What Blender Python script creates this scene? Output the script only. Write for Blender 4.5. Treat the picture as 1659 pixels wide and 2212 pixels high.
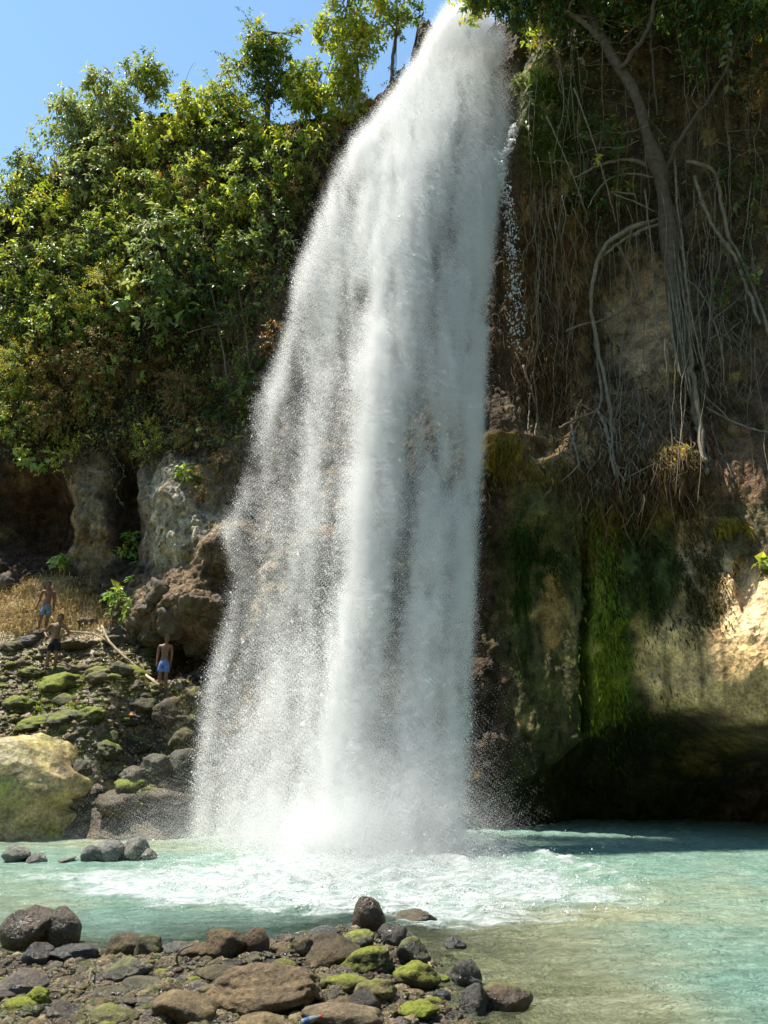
import bpy, math, random
import numpy as np
from mathutils import Vector, Matrix

rng = np.random.default_rng(7)
random.seed(7)
scene = bpy.context.scene
for o in list(bpy.data.objects):
    bpy.data.objects.remove(o, do_unlink=True)

# ------------------------------------------------------------------ camera
PITCH = math.radians(17.2)
CAM_H = 2.0
FPX = 1600.0                      # focal length in pixels of a 1659 x 2212 frame
cam_data = bpy.data.cameras.new('camera')
cam_data.sensor_fit = 'VERTICAL'
cam_data.sensor_height = 36.0
cam_data.lens = 36.0 * FPX / 2212.0
cam_data.clip_start = 0.05
cam_data.clip_end = 2000.0
cam = bpy.data.objects.new('camera', cam_data)
cam.location = (0, 0, CAM_H)
cam.rotation_euler = (math.radians(90) + PITCH, 0, 0)
scene.collection.objects.link(cam)
scene.camera = cam

# ------------------------------------------------------------------ light
SUN_TO = Vector((-0.37, 0.08, 0.925)).normalized()
sun_el = math.asin(SUN_TO.z)
sun_az = math.atan2(SUN_TO.x, SUN_TO.y)        # clockwise from +Y
world = bpy.data.worlds.new('World')
scene.world = world
world.use_nodes = True
wn = world.node_tree.nodes
wl = world.node_tree.links
bg = wn['Background']
sky = wn.new('ShaderNodeTexSky')
sky.sky_type = 'NISHITA'
sky.sun_disc = False
sky.sun_elevation = sun_el
sky.sun_rotation = sun_az
sky.altitude = 50
sky.air_density = 2.5
sky.dust_density = 0.0
sky.ozone_density = 8.0
wl.new(sky.outputs[0], bg.inputs[0])
bg.inputs[1].default_value = 0.082
sd = bpy.data.lights.new('sun', 'SUN')
sd.energy = 5.0
sd.angle = math.radians(0.53)
sd.color = (1.0, 0.94, 0.83)
sun = bpy.data.objects.new('sun', sd)
sun.rotation_euler = (-SUN_TO).to_track_quat('-Z', 'Y').to_euler()
sun.location = (-20, 5, 40)
scene.collection.objects.link(sun)

scene.view_settings.view_transform = 'Standard'
scene.view_settings.look = 'None'
scene.view_settings.exposure = 1.04
scene.view_settings.gamma = 1.0
scene.view_settings.use_curve_mapping = False
cy = scene.cycles
cy.max_bounces = 12
cy.diffuse_bounces = 8
cy.glossy_bounces = 3
cy.transmission_bounces = 6
cy.transparent_max_bounces = 8
cy.use_denoising = True
cy.sample_clamp_indirect = 6.0
cy.caustics_reflective = False
cy.caustics_refractive = False

C = scene.collection

# ------------------------------------------------------------------ geometry of the view, used to find where things stand
CP, SP = math.cos(PITCH), math.sin(PITCH)

def ray(px, py):
    xc = (np.asarray(px, float) - 829.5) / FPX
    yc = (1106.0 - np.asarray(py, float)) / FPX
    return np.stack([xc, CP - yc * SP, SP + yc * CP], -1)

def P(px, py, Y):
    d = ray(px, py)
    t = np.asarray(Y, float) / d[..., 1]
    return np.array([0, 0, CAM_H]) + d * t[..., None]

def on_z(px, py, z=0.0):
    d = ray(px, py)
    t = (z - CAM_H) / d[..., 2]
    return np.array([0, 0, CAM_H]) + d * t[..., None]

def proj(p):
    p = np.asarray(p, float)
    x, y, z = p[..., 0], p[..., 1], p[..., 2] - CAM_H
    f = np.maximum(y * CP + z * SP, 0.3)
    u = -y * SP + z * CP
    return 829.5 + FPX * x / f, 1106 - FPX * u / f

# ------------------------------------------------------------------ noise
_perm = np.random.default_rng(3).permutation(256)
_perm = np.concatenate([_perm, _perm, _perm])
_g = np.random.default_rng(4).normal(size=(256, 3))
_g /= np.linalg.norm(_g, axis=1)[:, None]

def pn(p):
    p = np.asarray(p, float)
    sh = p.shape[:-1]
    p = p.reshape(-1, 3)
    i = np.floor(p).astype(np.int64)
    f = p - i
    i &= 255
    w = f * f * f * (f * (f * 6 - 15) + 10)
    out = 0
    for dx in (0, 1):
        for dy in (0, 1):
            for dz in (0, 1):
                h = _perm[_perm[_perm[(i[:, 0] + dx) & 255] + ((i[:, 1] + dy) & 255)] + ((i[:, 2] + dz) & 255)]
                g = _g[h]
                d = g[:, 0] * (f[:, 0] - dx) + g[:, 1] * (f[:, 1] - dy) + g[:, 2] * (f[:, 2] - dz)
                out = out + d * (w[:, 0] if dx else 1 - w[:, 0]) * (w[:, 1] if dy else 1 - w[:, 1]) * (w[:, 2] if dz else 1 - w[:, 2])
    return (out * 1.5).reshape(sh)

def fbm(p, o=4, rough=0.5):
    a, s, n = 1.0, 0.0, 0.0
    p = np.asarray(p, float)
    for k in range(o):
        s = s + a * pn(p * 2 ** k + 17.3 * k)
        n += a
        a *= rough
    return s / n

def ridge(p, o=4):
    a, s, n = 1.0, 0.0, 0.0
    p = np.asarray(p, float)
    for k in range(o):
        s = s + a * (1 - 2 * np.abs(pn(p * 2 ** k + 9.1 * k)))
        n += a
        a *= 0.5
    return s / n

def billow(p, o=3):
    a, s, n = 1.0, 0.0, 0.0
    p = np.asarray(p, float)
    for k in range(o):
        s = s + a * np.abs(pn(p * 2 ** k + 5.7 * k))
        n += a
        a *= 0.5
    return s / n

def sst(a, b, x):
    t = np.clip((x - a) / (b - a), 0, 1)
    return t * t * (3 - 2 * t)

class TPS:
    def __init__(s, X, v, lam=0.02):
        X = np.asarray(X, float)
        v = np.asarray(v, float)
        n = len(X)
        K = s.k(np.linalg.norm(X[:, None] - X[None], axis=-1)) + lam * np.eye(n)
        Q = np.c_[np.ones(n), X]
        A = np.block([[K, Q], [Q.T, np.zeros((3, 3))]])
        s.w = np.linalg.solve(A, np.r_[v, 0, 0, 0])
        s.X = X
    @staticmethod
    def k(r):
        return r * r * np.log(r + 1e-9)
    def __call__(s, x, y):
        x = np.asarray(x, float)
        y = np.asarray(y, float)
        out = s.w[-3] + s.w[-2] * x + s.w[-1] * y
        for (a, b), w in zip(s.X, s.w):
            out = out + w * s.k(np.hypot(x - a, y - b))
        return out

# ------------------------------------------------------------------ mesh builder
def mesh_np(name, V, faces, col=None, fattr=None, smooth=True, mat=None):
    """faces: list of (n,k) int arrays; col: (nv,3) linear colour; fattr: dict of name -> (nv,) floats"""
    me = bpy.data.meshes.new(name)
    V = np.asarray(V, np.float32)
    faces = [np.asarray(f, np.int32) for f in faces if len(f)]
    li = np.concatenate([f.ravel() for f in faces])
    lt = np.concatenate([np.full(len(f), f.shape[1], np.int32) for f in faces])
    ls = np.concatenate([[0], np.cumsum(lt)[:-1]]).astype(np.int32)
    me.vertices.add(len(V))
    me.vertices.foreach_set('co', V.ravel())
    me.loops.add(len(li))
    me.loops.foreach_set('vertex_index', li)
    me.polygons.add(len(lt))
    me.polygons.foreach_set('loop_start', ls)
    me.polygons.foreach_set('loop_total', lt)
    me.polygons.foreach_set('use_smooth', np.full(len(lt), smooth, bool))
    if col is not None:
        a = me.color_attributes.new('col', 'FLOAT_COLOR', 'POINT')
        a.data.foreach_set('color', np.c_[np.asarray(col, np.float32), np.ones(len(V), np.float32)].ravel())
    for k, v in (fattr or {}).items():
        a = me.attributes.new(k, 'FLOAT', 'POINT')
        a.data.foreach_set('value', np.asarray(v, np.float32).ravel())
    me.update(calc_edges=True)
    me.validate(clean_customdata=False)
    if mat is not None:
        me.materials.append(mat)
    return me

class MB:
    def __init__(s):
        s.V, s.F, s.C, s.n = [], [], [], 0
    def add(s, V, F, col=None):
        V = np.asarray(V, float)
        F = np.asarray(F, int)
        s.V.append(V)
        s.F.append(F + s.n)
        if col is not None:
            s.C.append(np.broadcast_to(np.asarray(col, float), (len(V), 3)))
        s.n += len(V)
    def mesh(s, name, mat, smooth=True):
        tri = [f for f in s.F if f.shape[1] == 3]
        quad = [f for f in s.F if f.shape[1] == 4]
        fs = ([np.concatenate(tri)] if tri else []) + ([np.concatenate(quad)] if quad else [])
        return mesh_np(name, np.concatenate(s.V), fs, np.concatenate(s.C) if s.C else None, None, smooth, mat)

def link(name, me, parent=None, loc=None, **props):
    o = bpy.data.objects.new(name, me)
    C.objects.link(o)
    if loc is not None:
        o.location = loc
    if parent is not None:
        o.parent = parent
    for k, v in props.items():
        if v is not None:
            o[k] = v
    return o

def thing(name, label, cat, loc=(0, 0, 0), group=None, rz=0.0):
    o = link(name, None, None, loc, label=label, category=cat, group=group)
    o.rotation_euler.z = rz
    return o

def tube(mb, pts, rad, sides=5, col=None, cap=True):
    pts = np.asarray(pts, float)
    n = len(pts)
    rad = np.broadcast_to(np.asarray(rad, float), (n,))
    t = np.gradient(pts, axis=0)
    t /= np.linalg.norm(t, axis=1)[:, None] + 1e-9
    ref = np.array([0.0, 1.0, 0.0]) if abs(t[:, 1]).mean() < 0.8 else np.array([1.0, 0, 0])
    a = np.cross(t, ref)
    a /= np.linalg.norm(a, axis=1)[:, None] + 1e-9
    b = np.cross(t, a)
    ang = np.arange(sides) * 2 * math.pi / sides
    V = pts[:, None] + rad[:, None, None] * (a[:, None] * np.cos(ang)[None, :, None] + b[:, None] * np.sin(ang)[None, :, None])
    V = V.reshape(-1, 3)
    i = np.arange(n - 1)[:, None] * sides + np.arange(sides)[None]
    j = np.arange(n - 1)[:, None] * sides + (np.arange(sides)[None] + 1) % sides
    F = np.stack([i, j, j + sides, i + sides], -1).reshape(-1, 4)
    mb.add(V, F, col)
    if cap and sides >= 4:
        for base, rev in ((0, False), ((n - 1) * sides, True)):
            f = [[base, base + k, base + k + 1] if rev else [base, base + k + 1, base + k] for k in range(1, sides - 1)]
            mb.F.append(np.array(f) + (mb.n - len(V)))

def smooth_path(pts, n=24):
    pts = np.asarray(pts, float)
    k = len(pts)
    t = np.linspace(0, k - 1, n)
    i = np.clip(t.astype(int), 0, k - 2)
    u = (t - i)[:, None]
    g = lambda j: pts[np.clip(j, 0, k - 1)]
    p0, p1, p2, p3 = g(i - 1), g(i), g(i + 1), g(i + 2)
    return 0.5 * ((2 * p1) + (-p0 + p2) * u + (2 * p0 - 5 * p1 + 4 * p2 - p3) * u ** 2 + (-p0 + 3 * p1 - 3 * p2 + p3) * u ** 3)

# ------------------------------------------------------------------ materials
def new_mat(name):
    m = bpy.data.materials.new(name)
    m.use_nodes = True
    nt = m.node_tree
    return m, nt, nt.nodes['Principled BSDF'], nt.nodes['Material Output']

def nd(nt, typ, **kw):
    n = nt.nodes.new(typ)
    for k, v in kw.items():
        if k.startswith('i_'):
            key = k[2:]
            n.inputs[int(key) if key.isdigit() else key.replace('_', ' ')].default_value = v
        else:
            setattr(n, k, v)
    return n

def mixc(nt, blend='MIX', fac=None):
    n = nt.nodes.new('ShaderNodeMix')
    n.data_type = 'RGBA'
    n.blend_type = blend
    if fac is not None:
        n.inputs[0].default_value = fac
    return n          # inputs 0 fac, 6 A, 7 B ; output 2

def ramp(nt, stops):
    n = nt.nodes.new('ShaderNodeValToRGB')
    el = n.color_ramp.elements
    while len(el) < len(stops):
        el.new(0.5)
    for e, (p, c) in zip(el, stops):
        e.position = p
        e.color = (*c, 1) if len(c) == 3 else c
    return n

def mat_terrain(name, rough=0.85, bump=0.6, scale=3.0, spec=0.3, wet=0.0, crack=0.0, dist=0.12):
    m, nt, b, out = new_mat(name)
    L = nt.links.new
    at = nd(nt, 'ShaderNodeAttribute', attribute_name='col')
    geo = nd(nt, 'ShaderNodeNewGeometry')
    n1 = nd(nt, 'ShaderNodeTexNoise', i_Scale=scale, i_Detail=9.0, i_Roughness=0.65)
    n2 = nd(nt, 'ShaderNodeTexNoise', i_Scale=scale * 7, i_Detail=6.0, i_Roughness=0.7)
    vo = nd(nt, 'ShaderNodeTexVoronoi', i_Scale=scale * 2.6)
    for n in (n1, n2, vo):
        L(geo.outputs['Position'], n.inputs['Vector'])
    r1 = ramp(nt, [(0.30, (0.26, 0.25, 0.25)), (0.5, (0.92, 0.92, 0.92)), (0.72, (1.75, 1.68, 1.55))])
    L(n1.outputs[0], r1.inputs[0])
    mx = mixc(nt, 'MULTIPLY', 1.0)
    L(at.outputs['Color'], mx.inputs[6])
    L(r1.outputs[0], mx.inputs[7])
    r2 = ramp(nt, [(0.34, (0.38, 0.38, 0.38)), (0.66, (1.5, 1.5, 1.5))])
    L(n2.outputs[0], r2.inputs[0])
    mx2 = mixc(nt, 'MULTIPLY', 0.8)
    L(mx.outputs[2], mx2.inputs[6])
    L(r2.outputs[0], mx2.inputs[7])
    L(mx2.outputs[2], b.inputs['Base Color'])
    ad = nd(nt, 'ShaderNodeMath', operation='ADD')
    L(n1.outputs[0], ad.inputs[0])
    ad2 = nd(nt, 'ShaderNodeMath', operation='MULTIPLY_ADD', i_1=0.35)
    L(n2.outputs[0], ad2.inputs[0])
    L(vo.outputs[0], ad2.inputs[2])
    ad3 = nd(nt, 'ShaderNodeMath', operation='MULTIPLY', i_1=0.45)
    L(ad2.outputs[0], ad3.inputs[0])
    L(ad3.outputs[0], ad.inputs[1])
    if crack:
        wv = nd(nt, 'ShaderNodeMix', data_type='VECTOR', i_0=0.35)
        L(geo.outputs['Position'], wv.inputs[4]); L(n1.outputs['Color'], wv.inputs[5])
        vc = nd(nt, 'ShaderNodeTexVoronoi', feature='DISTANCE_TO_EDGE', i_Scale=scale * 1.3)
        L(wv.outputs[1], vc.inputs['Vector'])
        rc = ramp(nt, [(0.0, (0.35, 0.33, 0.31)), (0.06, (1, 1, 1))])
        L(vc.outputs[0], rc.inputs[0])
        mk = mixc(nt, 'MULTIPLY', crack)
        L(mx2.outputs[2], mk.inputs[6]); L(rc.outputs[0], mk.inputs[7])
        L(mk.outputs[2], b.inputs['Base Color'])
        mn = nd(nt, 'ShaderNodeMath', operation='MULTIPLY_ADD', i_1=0.6)
        L(rc.outputs[0], mn.inputs[0]); L(ad.outputs[0], mn.inputs[2])
        ad = mn
    bp = nd(nt, 'ShaderNodeBump', i_Strength=bump, i_Distance=dist)
    L(ad.outputs[0], bp.inputs['Height'])
    L(bp.outputs[0], b.inputs['Normal'])
    rr = ramp(nt, [(0.35, (rough - wet,) * 3), (0.6, (rough,) * 3)])
    L(n1.outputs[0], rr.inputs[0])
    L(rr.outputs[0], b.inputs['Roughness'])
    b.inputs['Specular IOR Level'].default_value = spec
    return m

def mat_leaf(name, trans=0.38, rough=0.45, spec=0.4, tint=(1.25, 1.2, 0.55)):
    m, nt, b, out = new_mat(name)
    L = nt.links.new
    at = nd(nt, 'ShaderNodeAttribute', attribute_name='col')
    L(at.outputs['Color'], b.inputs['Base Color'])
    b.inputs['Roughness'].default_value = rough
    b.inputs['Specular IOR Level'].default_value = spec
    tr = nd(nt, 'ShaderNodeBsdfTranslucent')
    mx = mixc(nt, 'MULTIPLY', 1.0)
    mx.inputs[7].default_value = (*tint, 1)
    L(at.outputs['Color'], mx.inputs[6])
    L(mx.outputs[2], tr.inputs[0])
    ms = nd(nt, 'ShaderNodeMixShader', i_0=trans)
    L(b.outputs[0], ms.inputs[1])
    L(tr.outputs[0], ms.inputs[2])
    L(ms.outputs[0], out.inputs[0])
    return m

def mat_plain(name, col, rough=0.7, spec=0.4, noise=None, bump=0.0, useattr=False):
    m, nt, b, out = new_mat(name)
    L = nt.links.new
    b.inputs['Base Color'].default_value = (*col, 1)
    b.inputs['Roughness'].default_value = rough
    b.inputs['Specular IOR Level'].default_value = spec
    if noise:
        tc = nd(nt, 'ShaderNodeTexCoord')
        n1 = nd(nt, 'ShaderNodeTexNoise', i_Scale=noise, i_Detail=6.0, i_Roughness=0.65)
        L(tc.outputs['Object'], n1.inputs['Vector'])
        r1 = ramp(nt, [(0.3, (0.55, 0.55, 0.55)), (0.7, (1.4, 1.4, 1.4))])
        L(n1.outputs[0], r1.inputs[0])
        mx = mixc(nt, 'MULTIPLY', 1.0)
        mx.inputs[6].default_value = (*col, 1)
        if useattr:
            at = nd(nt, 'ShaderNodeAttribute', attribute_name='col')
            L(at.outputs['Color'], mx.inputs[6])
        L(r1.outputs[0], mx.inputs[7])
        L(mx.outputs[2], b.inputs['Base Color'])
        if bump:
            bp = nd(nt, 'ShaderNodeBump', i_Strength=bump, i_Distance=0.03)
            L(n1.outputs[0], bp.inputs['Height'])
            L(bp.outputs[0], b.inputs['Normal'])
    return m
# ================================================================== CLIFF: Y of the face as a function of (x, z)
def pxY(rows):
    a = np.array(rows, float)
    return P(a[:, 0], a[:, 1], a[:, 2])

_anch = pxY([
    # left part, from bottom to top
    (-260, 1250, 27.5), (-260, 800, 28.5), (-260, 380, 31), (-600, 1250, 29), (-600, 500, 32),
    (0, 1300, 26.0), (0, 1000, 26.8), (0, 700, 27.6), (0, 430, 29.5),
    (150, 1230, 25.6), (150, 1000, 26.0), (150, 700, 26.4), (150, 450, 27.6), (180, 300, 29.2),
    (320, 1300, 23.6), (320, 1120, 24.6), (320, 900, 25.2), (320, 650, 25.6), (320, 420, 26.6), (330, 240, 28.0),
    (460, 1330, 22.3), (450, 1150, 23.4), (450, 950, 24.2), (450, 700, 24.8), (450, 420, 25.3), (450, 250, 26.6),
    (440, 1480, 21.9), (430, 1640, 19.9), (430, 1780, 18.6),
    (560, 1720, 18.9), (560, 1550, 20.6), (560, 1250, 21.4), (580, 1000, 22.4), (590, 700, 23.2), (610, 400, 24.2), (620, 250, 25.2),
    (700, 1720, 18.9), (700, 1400, 20.6), (720, 1000, 21.8), (720, 600, 22.6), (760, 300, 23.2), (800, 215, 23.6),
    (900, 1750, 18.8), (900, 1300, 20.4), (900, 800, 21.2), (900, 300, 21.4), (910, 110, 21.3),
    (1010, 60, 20.9), (1080, 120, 20.2), (1000, 500, 20.8),
    # right part
    (1060, 1770, 18.9), (1060, 1400, 19.4), (1060, 970, 18.7), (1070, 700, 20.0), (1100, 300, 19.2),
    (1160, 1750, 18.9), (1160, 1350, 18.8), (1160, 1010, 18.1), (1160, 860, 19.3), (1170, 500, 19.4), (1150, 200, 18.6),
    (1300, 1750, 18.6), (1300, 1400, 17.4), (1300, 1100, 17.5), (1330, 900, 18.5), (1330, 600, 19.4), (1330, 300, 18.7), (1300, 100, 18.0),
    (1470, 1750, 18.3), (1470, 1450, 17.0), (1470, 1200, 17.1), (1470, 1000, 17.2), (1480, 780, 18.2), (1480, 400, 18.6), (1480, 100, 17.8),
    (1640, 1750, 18.0), (1640, 1450, 15.4), (1640, 1200, 16.5), (1640, 950, 17.3), (1640, 600, 18.2), (1640, 200, 17.6),
    (1900, 1750, 16.8), (1900, 1400, 14.2), (1900, 900, 16.0), (1900, 300, 16.6), (2400, 1750, 14.0), (2400, 1300, 12.6), (2400, 500, 14.0),
    (1300, -120, 17.8), (1640, -120, 17.2), (700, 1900, 18.3), (1300, 1870, 18.6), (300, 1850, 19.0), (-100, 1500, 25.5), (200, 1450, 23.8),
])
_cl = TPS(_anch[:, [0, 2]], _anch[:, 1], 0.05)

# local hollows and swellings of the rock: px, py, rx, ry, dY (minus = towards the viewer), power
_bumps = [
    (80, 1120, 78, 95, 2.4, 4), (272, 1085, 30, 110, 1.7, 4), (390, 1120, 70, 105, -1.3, 3), (200, 1120, 45, 110, -0.5, 3),
    (370, 1320, 105, 62, -0.9, 3), (360, 1425, 100, 34, 1.6, 4), (455, 1260, 40, 90, -0.5, 3), (505, 1185, 45, 50, -0.8, 3),
    (1090, 980, 45, 34, -0.7, 3), (1190, 900, 60, 60, 0.7, 3), (1175, 960, 50, 22, 0.5, 3), (1272, 1380, 14, 260, 0.9, 4),
    (1460, 1010, 40, 50, -0.45, 2), (1340, 680, 70, 170, 0.5, 3), (1180, 270, 55, 110, -0.7, 3), (1125, 310, 26, 40, -0.5, 2),
    (1120, 420, 22, 110, -0.3, 3), (1230, 430, 40, 60, -0.4, 3), (1480, 1440, 105, 85, -0.15, 4), (1560, 900, 90, 100, 0.5, 3),
    (450, 830, 150, 110, 0.9, 3), (300, 850, 50, 100, 0.5, 3), (590, 1290, 60, 100, -0.5, 3), (1330, 1250, 50, 330, -0.25, 4),
    (700, 640, 80, 250, 0.5, 3), (1620, 1260, 30, 60, 0.6, 3), (1000, 55, 60, 45, 1.2, 3), (1100, 110, 26, 60, -0.4, 3),
    (925, 125, 28, 60, -0.35, 6),
]
_under = np.array([(1040, 1740), (1110, 1690), (1270, 1600), (1400, 1520), (1530, 1535), (1660, 1600), (1900, 1650), (2500, 1680)], float)

def warp_px(x, z, amp=22.0):
    q = np.stack([x * 0.9, np.full_like(x, 3.3), z * 0.9], -1)
    return amp * (fbm(q, 3)), amp * (fbm(q + 40.2, 3))

def cliff_regions(x, z, Yb):
    px, py = proj(np.stack([x, Yb, z], -1))
    wx, wy = warp_px(x, z)
    return px + wx, py + wy

def cliff_y(x, z, fine=True):
    x = np.asarray(x, float)
    z = np.asarray(z, float)
    Yb = _cl(x, z)
    px, py = cliff_regions(x, z, Yb)
    Y = Yb.copy()
    for bx, by, rx, ry, d, pw in _bumps:
        Y += d * np.exp(-(((px - bx) / rx) ** 2 + ((py - by) / ry) ** 2) ** (pw / 2))
    ul = np.interp(px, _under[:, 0], _under[:, 1])
    un = sst(-8, 45, py - ul) * sst(1040, 1120, px)
    Y += un * 2.3 * sst(1100, 1350, px) + un * 0.6
    right = sst(1040, 1130, px)
    q = np.stack([x, Yb * 0.4, z], -1)
    Y -= (0.55 * ridge(q * 0.33, 2) + 0.25 * fbm(q * 0.8, 2)) * (1 - 0.6 * right)
    if fine:
        smoothpanel = np.exp(-(((px - 1490) / 100) ** 2 + ((py - 1435) / 85) ** 2) ** 2) + np.exp(-(((px - 1400) / 45) ** 2 + ((py - 690) / 110) ** 2) ** 2)
        smoothpanel = np.clip(smoothpanel, 0, 1)
        rough = 0.42 * billow(q * 1.1 + 7, 3) + 0.24 * billow(q * 4.2, 3) - 0.15 + 0.07 * pn(q * 9)
        qd = q * np.array([2.6, 1.0, 0.55])
        drape = 0.30 * billow(qd, 2) + 0.20 * billow(qd * np.array([2.7, 1, 3.2]) + 3, 3) + 0.07 * pn(q * np.array([10, 1, 4])) + 0.10 * billow(q * np.array([4.5, 1, 5.5]) + 13, 2) - 0.14
        Y -= (1 - right) * rough * 1.5 + right * drape * 1.15 * (1 - 0.85 * smoothpanel)
    return Y

# top edge of the face
_top = np.array([(-900, 330), (-300, 380), (0, 470), (110, 375), (200, 300), (330, 255), (450, 265), (600, 262), (760, 262), (830, 205), (880, 170), (902, 84), (950, 78), (962, 60), (1060, 58), (1090, 70), (1150, 40), (1250, -160), (1660, -220), (2500, -300)], float)
def z_top(x):
    z = np.full_like(np.asarray(x, float), 18.0)
    for _ in range(12):
        Y = _cl(x, z)
        px, _py = proj(np.stack([x, Y, z], -1))
        z = P(px, np.interp(px, _top[:, 0], _top[:, 1]), Y)[..., 2] * 0.6 + z * 0.4
    return z

cx = np.concatenate([np.linspace(-24, -15.5, 60, endpoint=False), np.linspace(-15.5, 11.5, 440, endpoint=False), np.linspace(11.5, 20, 60)])
zt = z_top(cx)
tt = np.linspace(0, 1, 330)
XX = np.repeat(cx[None], len(tt), 0)
ZZ = -1.6 + (zt[None] + 1.6) * tt[:, None]
YY = cliff_y(XX, ZZ)
# plateau behind the top edge
nb = 14
s = (np.linspace(0, 1, nb + 1)[1:] ** 1.5) * 16
XB = np.repeat(cx[None], nb, 0)
YB = YY[-1][None] + 0.15 + s[:, None]
ZB = ZZ[-1][None] + 0.25 * np.sqrt(s)[:, None] + 0.3 * fbm(np.stack([XB * 0.5, YB * 0.5, XB * 0], -1), 3) * np.minimum(s, 1)[:, None]
XA, YA, ZA = np.r_[XX, XB], np.r_[YY, YB], np.r_[ZZ, ZB]
nr, nc = XA.shape
V = np.stack([XA, YA, ZA], -1).reshape(-1, 3)
idx = np.arange(nr * nc).reshape(nr, nc)
F = np.stack([idx[:-1, :-1], idx[:-1, 1:], idx[1:, 1:], idx[1:, :-1]], -1).reshape(-1, 4)

# albedo of the rock, by place
def paint(px, py, base, blobs, nz, gate=0.35):
    col = np.broadcast_to(np.asarray(base, float), px.shape + (3,)).copy()
    for bx, by, rx, ry, c, w, pw in blobs:
        g = np.exp(-(((px - bx) / rx) ** 2 + ((py - by) / ry) ** 2) ** (pw / 2))
        g = w * sst(gate - 0.25, gate + 0.25, g + 0.45 * (nz - 0.0))
        col = col * (1 - g[..., None]) + np.asarray(c) * g[..., None]
    return col

GREY = (0.24, 0.235, 0.21); TAN = (0.40, 0.29, 0.155); BROWN = (0.11, 0.078, 0.05); DBROWN = (0.055, 0.04, 0.027)
ROUGHB = (0.19, 0.145, 0.10); MOSS = (0.035, 0.05, 0.011); YMOSS = (0.165, 0.12, 0.018); LMOSS = (0.10, 0.135, 0.014)
RUST = (0.15, 0.085, 0.036); SOIL = (0.05, 0.042, 0.026); ORANGE = (0.28, 0.15, 0.06)
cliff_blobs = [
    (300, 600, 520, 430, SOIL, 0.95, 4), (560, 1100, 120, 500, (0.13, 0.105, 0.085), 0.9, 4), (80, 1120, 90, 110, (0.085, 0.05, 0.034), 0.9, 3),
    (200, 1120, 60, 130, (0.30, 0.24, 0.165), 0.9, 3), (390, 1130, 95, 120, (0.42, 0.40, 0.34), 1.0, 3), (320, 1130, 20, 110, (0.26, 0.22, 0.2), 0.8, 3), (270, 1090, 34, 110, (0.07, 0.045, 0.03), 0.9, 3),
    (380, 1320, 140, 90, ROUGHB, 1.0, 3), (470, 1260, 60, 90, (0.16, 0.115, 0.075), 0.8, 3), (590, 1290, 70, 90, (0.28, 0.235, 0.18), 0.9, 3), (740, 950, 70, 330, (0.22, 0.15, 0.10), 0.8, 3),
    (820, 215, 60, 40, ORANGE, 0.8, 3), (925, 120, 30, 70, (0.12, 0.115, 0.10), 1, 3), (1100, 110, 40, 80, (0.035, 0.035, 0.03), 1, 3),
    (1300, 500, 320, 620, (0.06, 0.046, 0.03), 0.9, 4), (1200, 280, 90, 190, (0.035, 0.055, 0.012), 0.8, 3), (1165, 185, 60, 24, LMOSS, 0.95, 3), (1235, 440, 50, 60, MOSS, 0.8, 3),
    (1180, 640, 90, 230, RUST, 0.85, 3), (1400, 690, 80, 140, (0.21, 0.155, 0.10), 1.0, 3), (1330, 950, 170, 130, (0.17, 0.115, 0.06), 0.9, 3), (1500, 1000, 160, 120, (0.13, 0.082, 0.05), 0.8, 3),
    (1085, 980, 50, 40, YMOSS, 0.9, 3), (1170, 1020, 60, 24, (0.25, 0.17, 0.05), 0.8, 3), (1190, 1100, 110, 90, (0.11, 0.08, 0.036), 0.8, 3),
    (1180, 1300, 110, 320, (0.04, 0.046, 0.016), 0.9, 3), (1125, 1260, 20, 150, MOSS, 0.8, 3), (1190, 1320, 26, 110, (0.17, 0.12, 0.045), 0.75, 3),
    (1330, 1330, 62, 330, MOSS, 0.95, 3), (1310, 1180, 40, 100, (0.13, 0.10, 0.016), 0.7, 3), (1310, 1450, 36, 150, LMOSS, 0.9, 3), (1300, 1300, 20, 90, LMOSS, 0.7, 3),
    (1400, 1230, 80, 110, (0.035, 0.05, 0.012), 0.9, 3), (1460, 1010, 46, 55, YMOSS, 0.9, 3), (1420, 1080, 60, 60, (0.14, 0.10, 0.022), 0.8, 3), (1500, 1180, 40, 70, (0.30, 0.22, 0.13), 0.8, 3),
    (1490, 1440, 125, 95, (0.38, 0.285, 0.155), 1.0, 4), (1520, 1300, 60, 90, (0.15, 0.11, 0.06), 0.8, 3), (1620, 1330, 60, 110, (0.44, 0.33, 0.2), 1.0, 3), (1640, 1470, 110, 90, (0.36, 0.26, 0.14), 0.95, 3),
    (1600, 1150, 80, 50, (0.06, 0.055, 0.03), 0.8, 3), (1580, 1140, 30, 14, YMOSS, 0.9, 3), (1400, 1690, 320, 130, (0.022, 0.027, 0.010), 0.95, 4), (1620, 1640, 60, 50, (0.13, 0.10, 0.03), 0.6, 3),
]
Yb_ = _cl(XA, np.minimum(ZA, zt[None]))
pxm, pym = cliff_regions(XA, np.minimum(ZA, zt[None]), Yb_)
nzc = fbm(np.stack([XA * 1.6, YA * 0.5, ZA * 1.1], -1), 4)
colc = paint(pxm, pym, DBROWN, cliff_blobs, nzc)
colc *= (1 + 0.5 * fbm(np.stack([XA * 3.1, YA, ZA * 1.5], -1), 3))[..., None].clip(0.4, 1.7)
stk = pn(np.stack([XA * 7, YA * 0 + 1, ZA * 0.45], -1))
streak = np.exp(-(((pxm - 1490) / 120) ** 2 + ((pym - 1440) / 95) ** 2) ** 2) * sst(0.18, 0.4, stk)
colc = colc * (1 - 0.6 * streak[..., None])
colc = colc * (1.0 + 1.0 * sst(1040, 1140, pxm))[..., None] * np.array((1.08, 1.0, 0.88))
colc[-nb:] = np.array(SOIL) * 1.4
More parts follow.
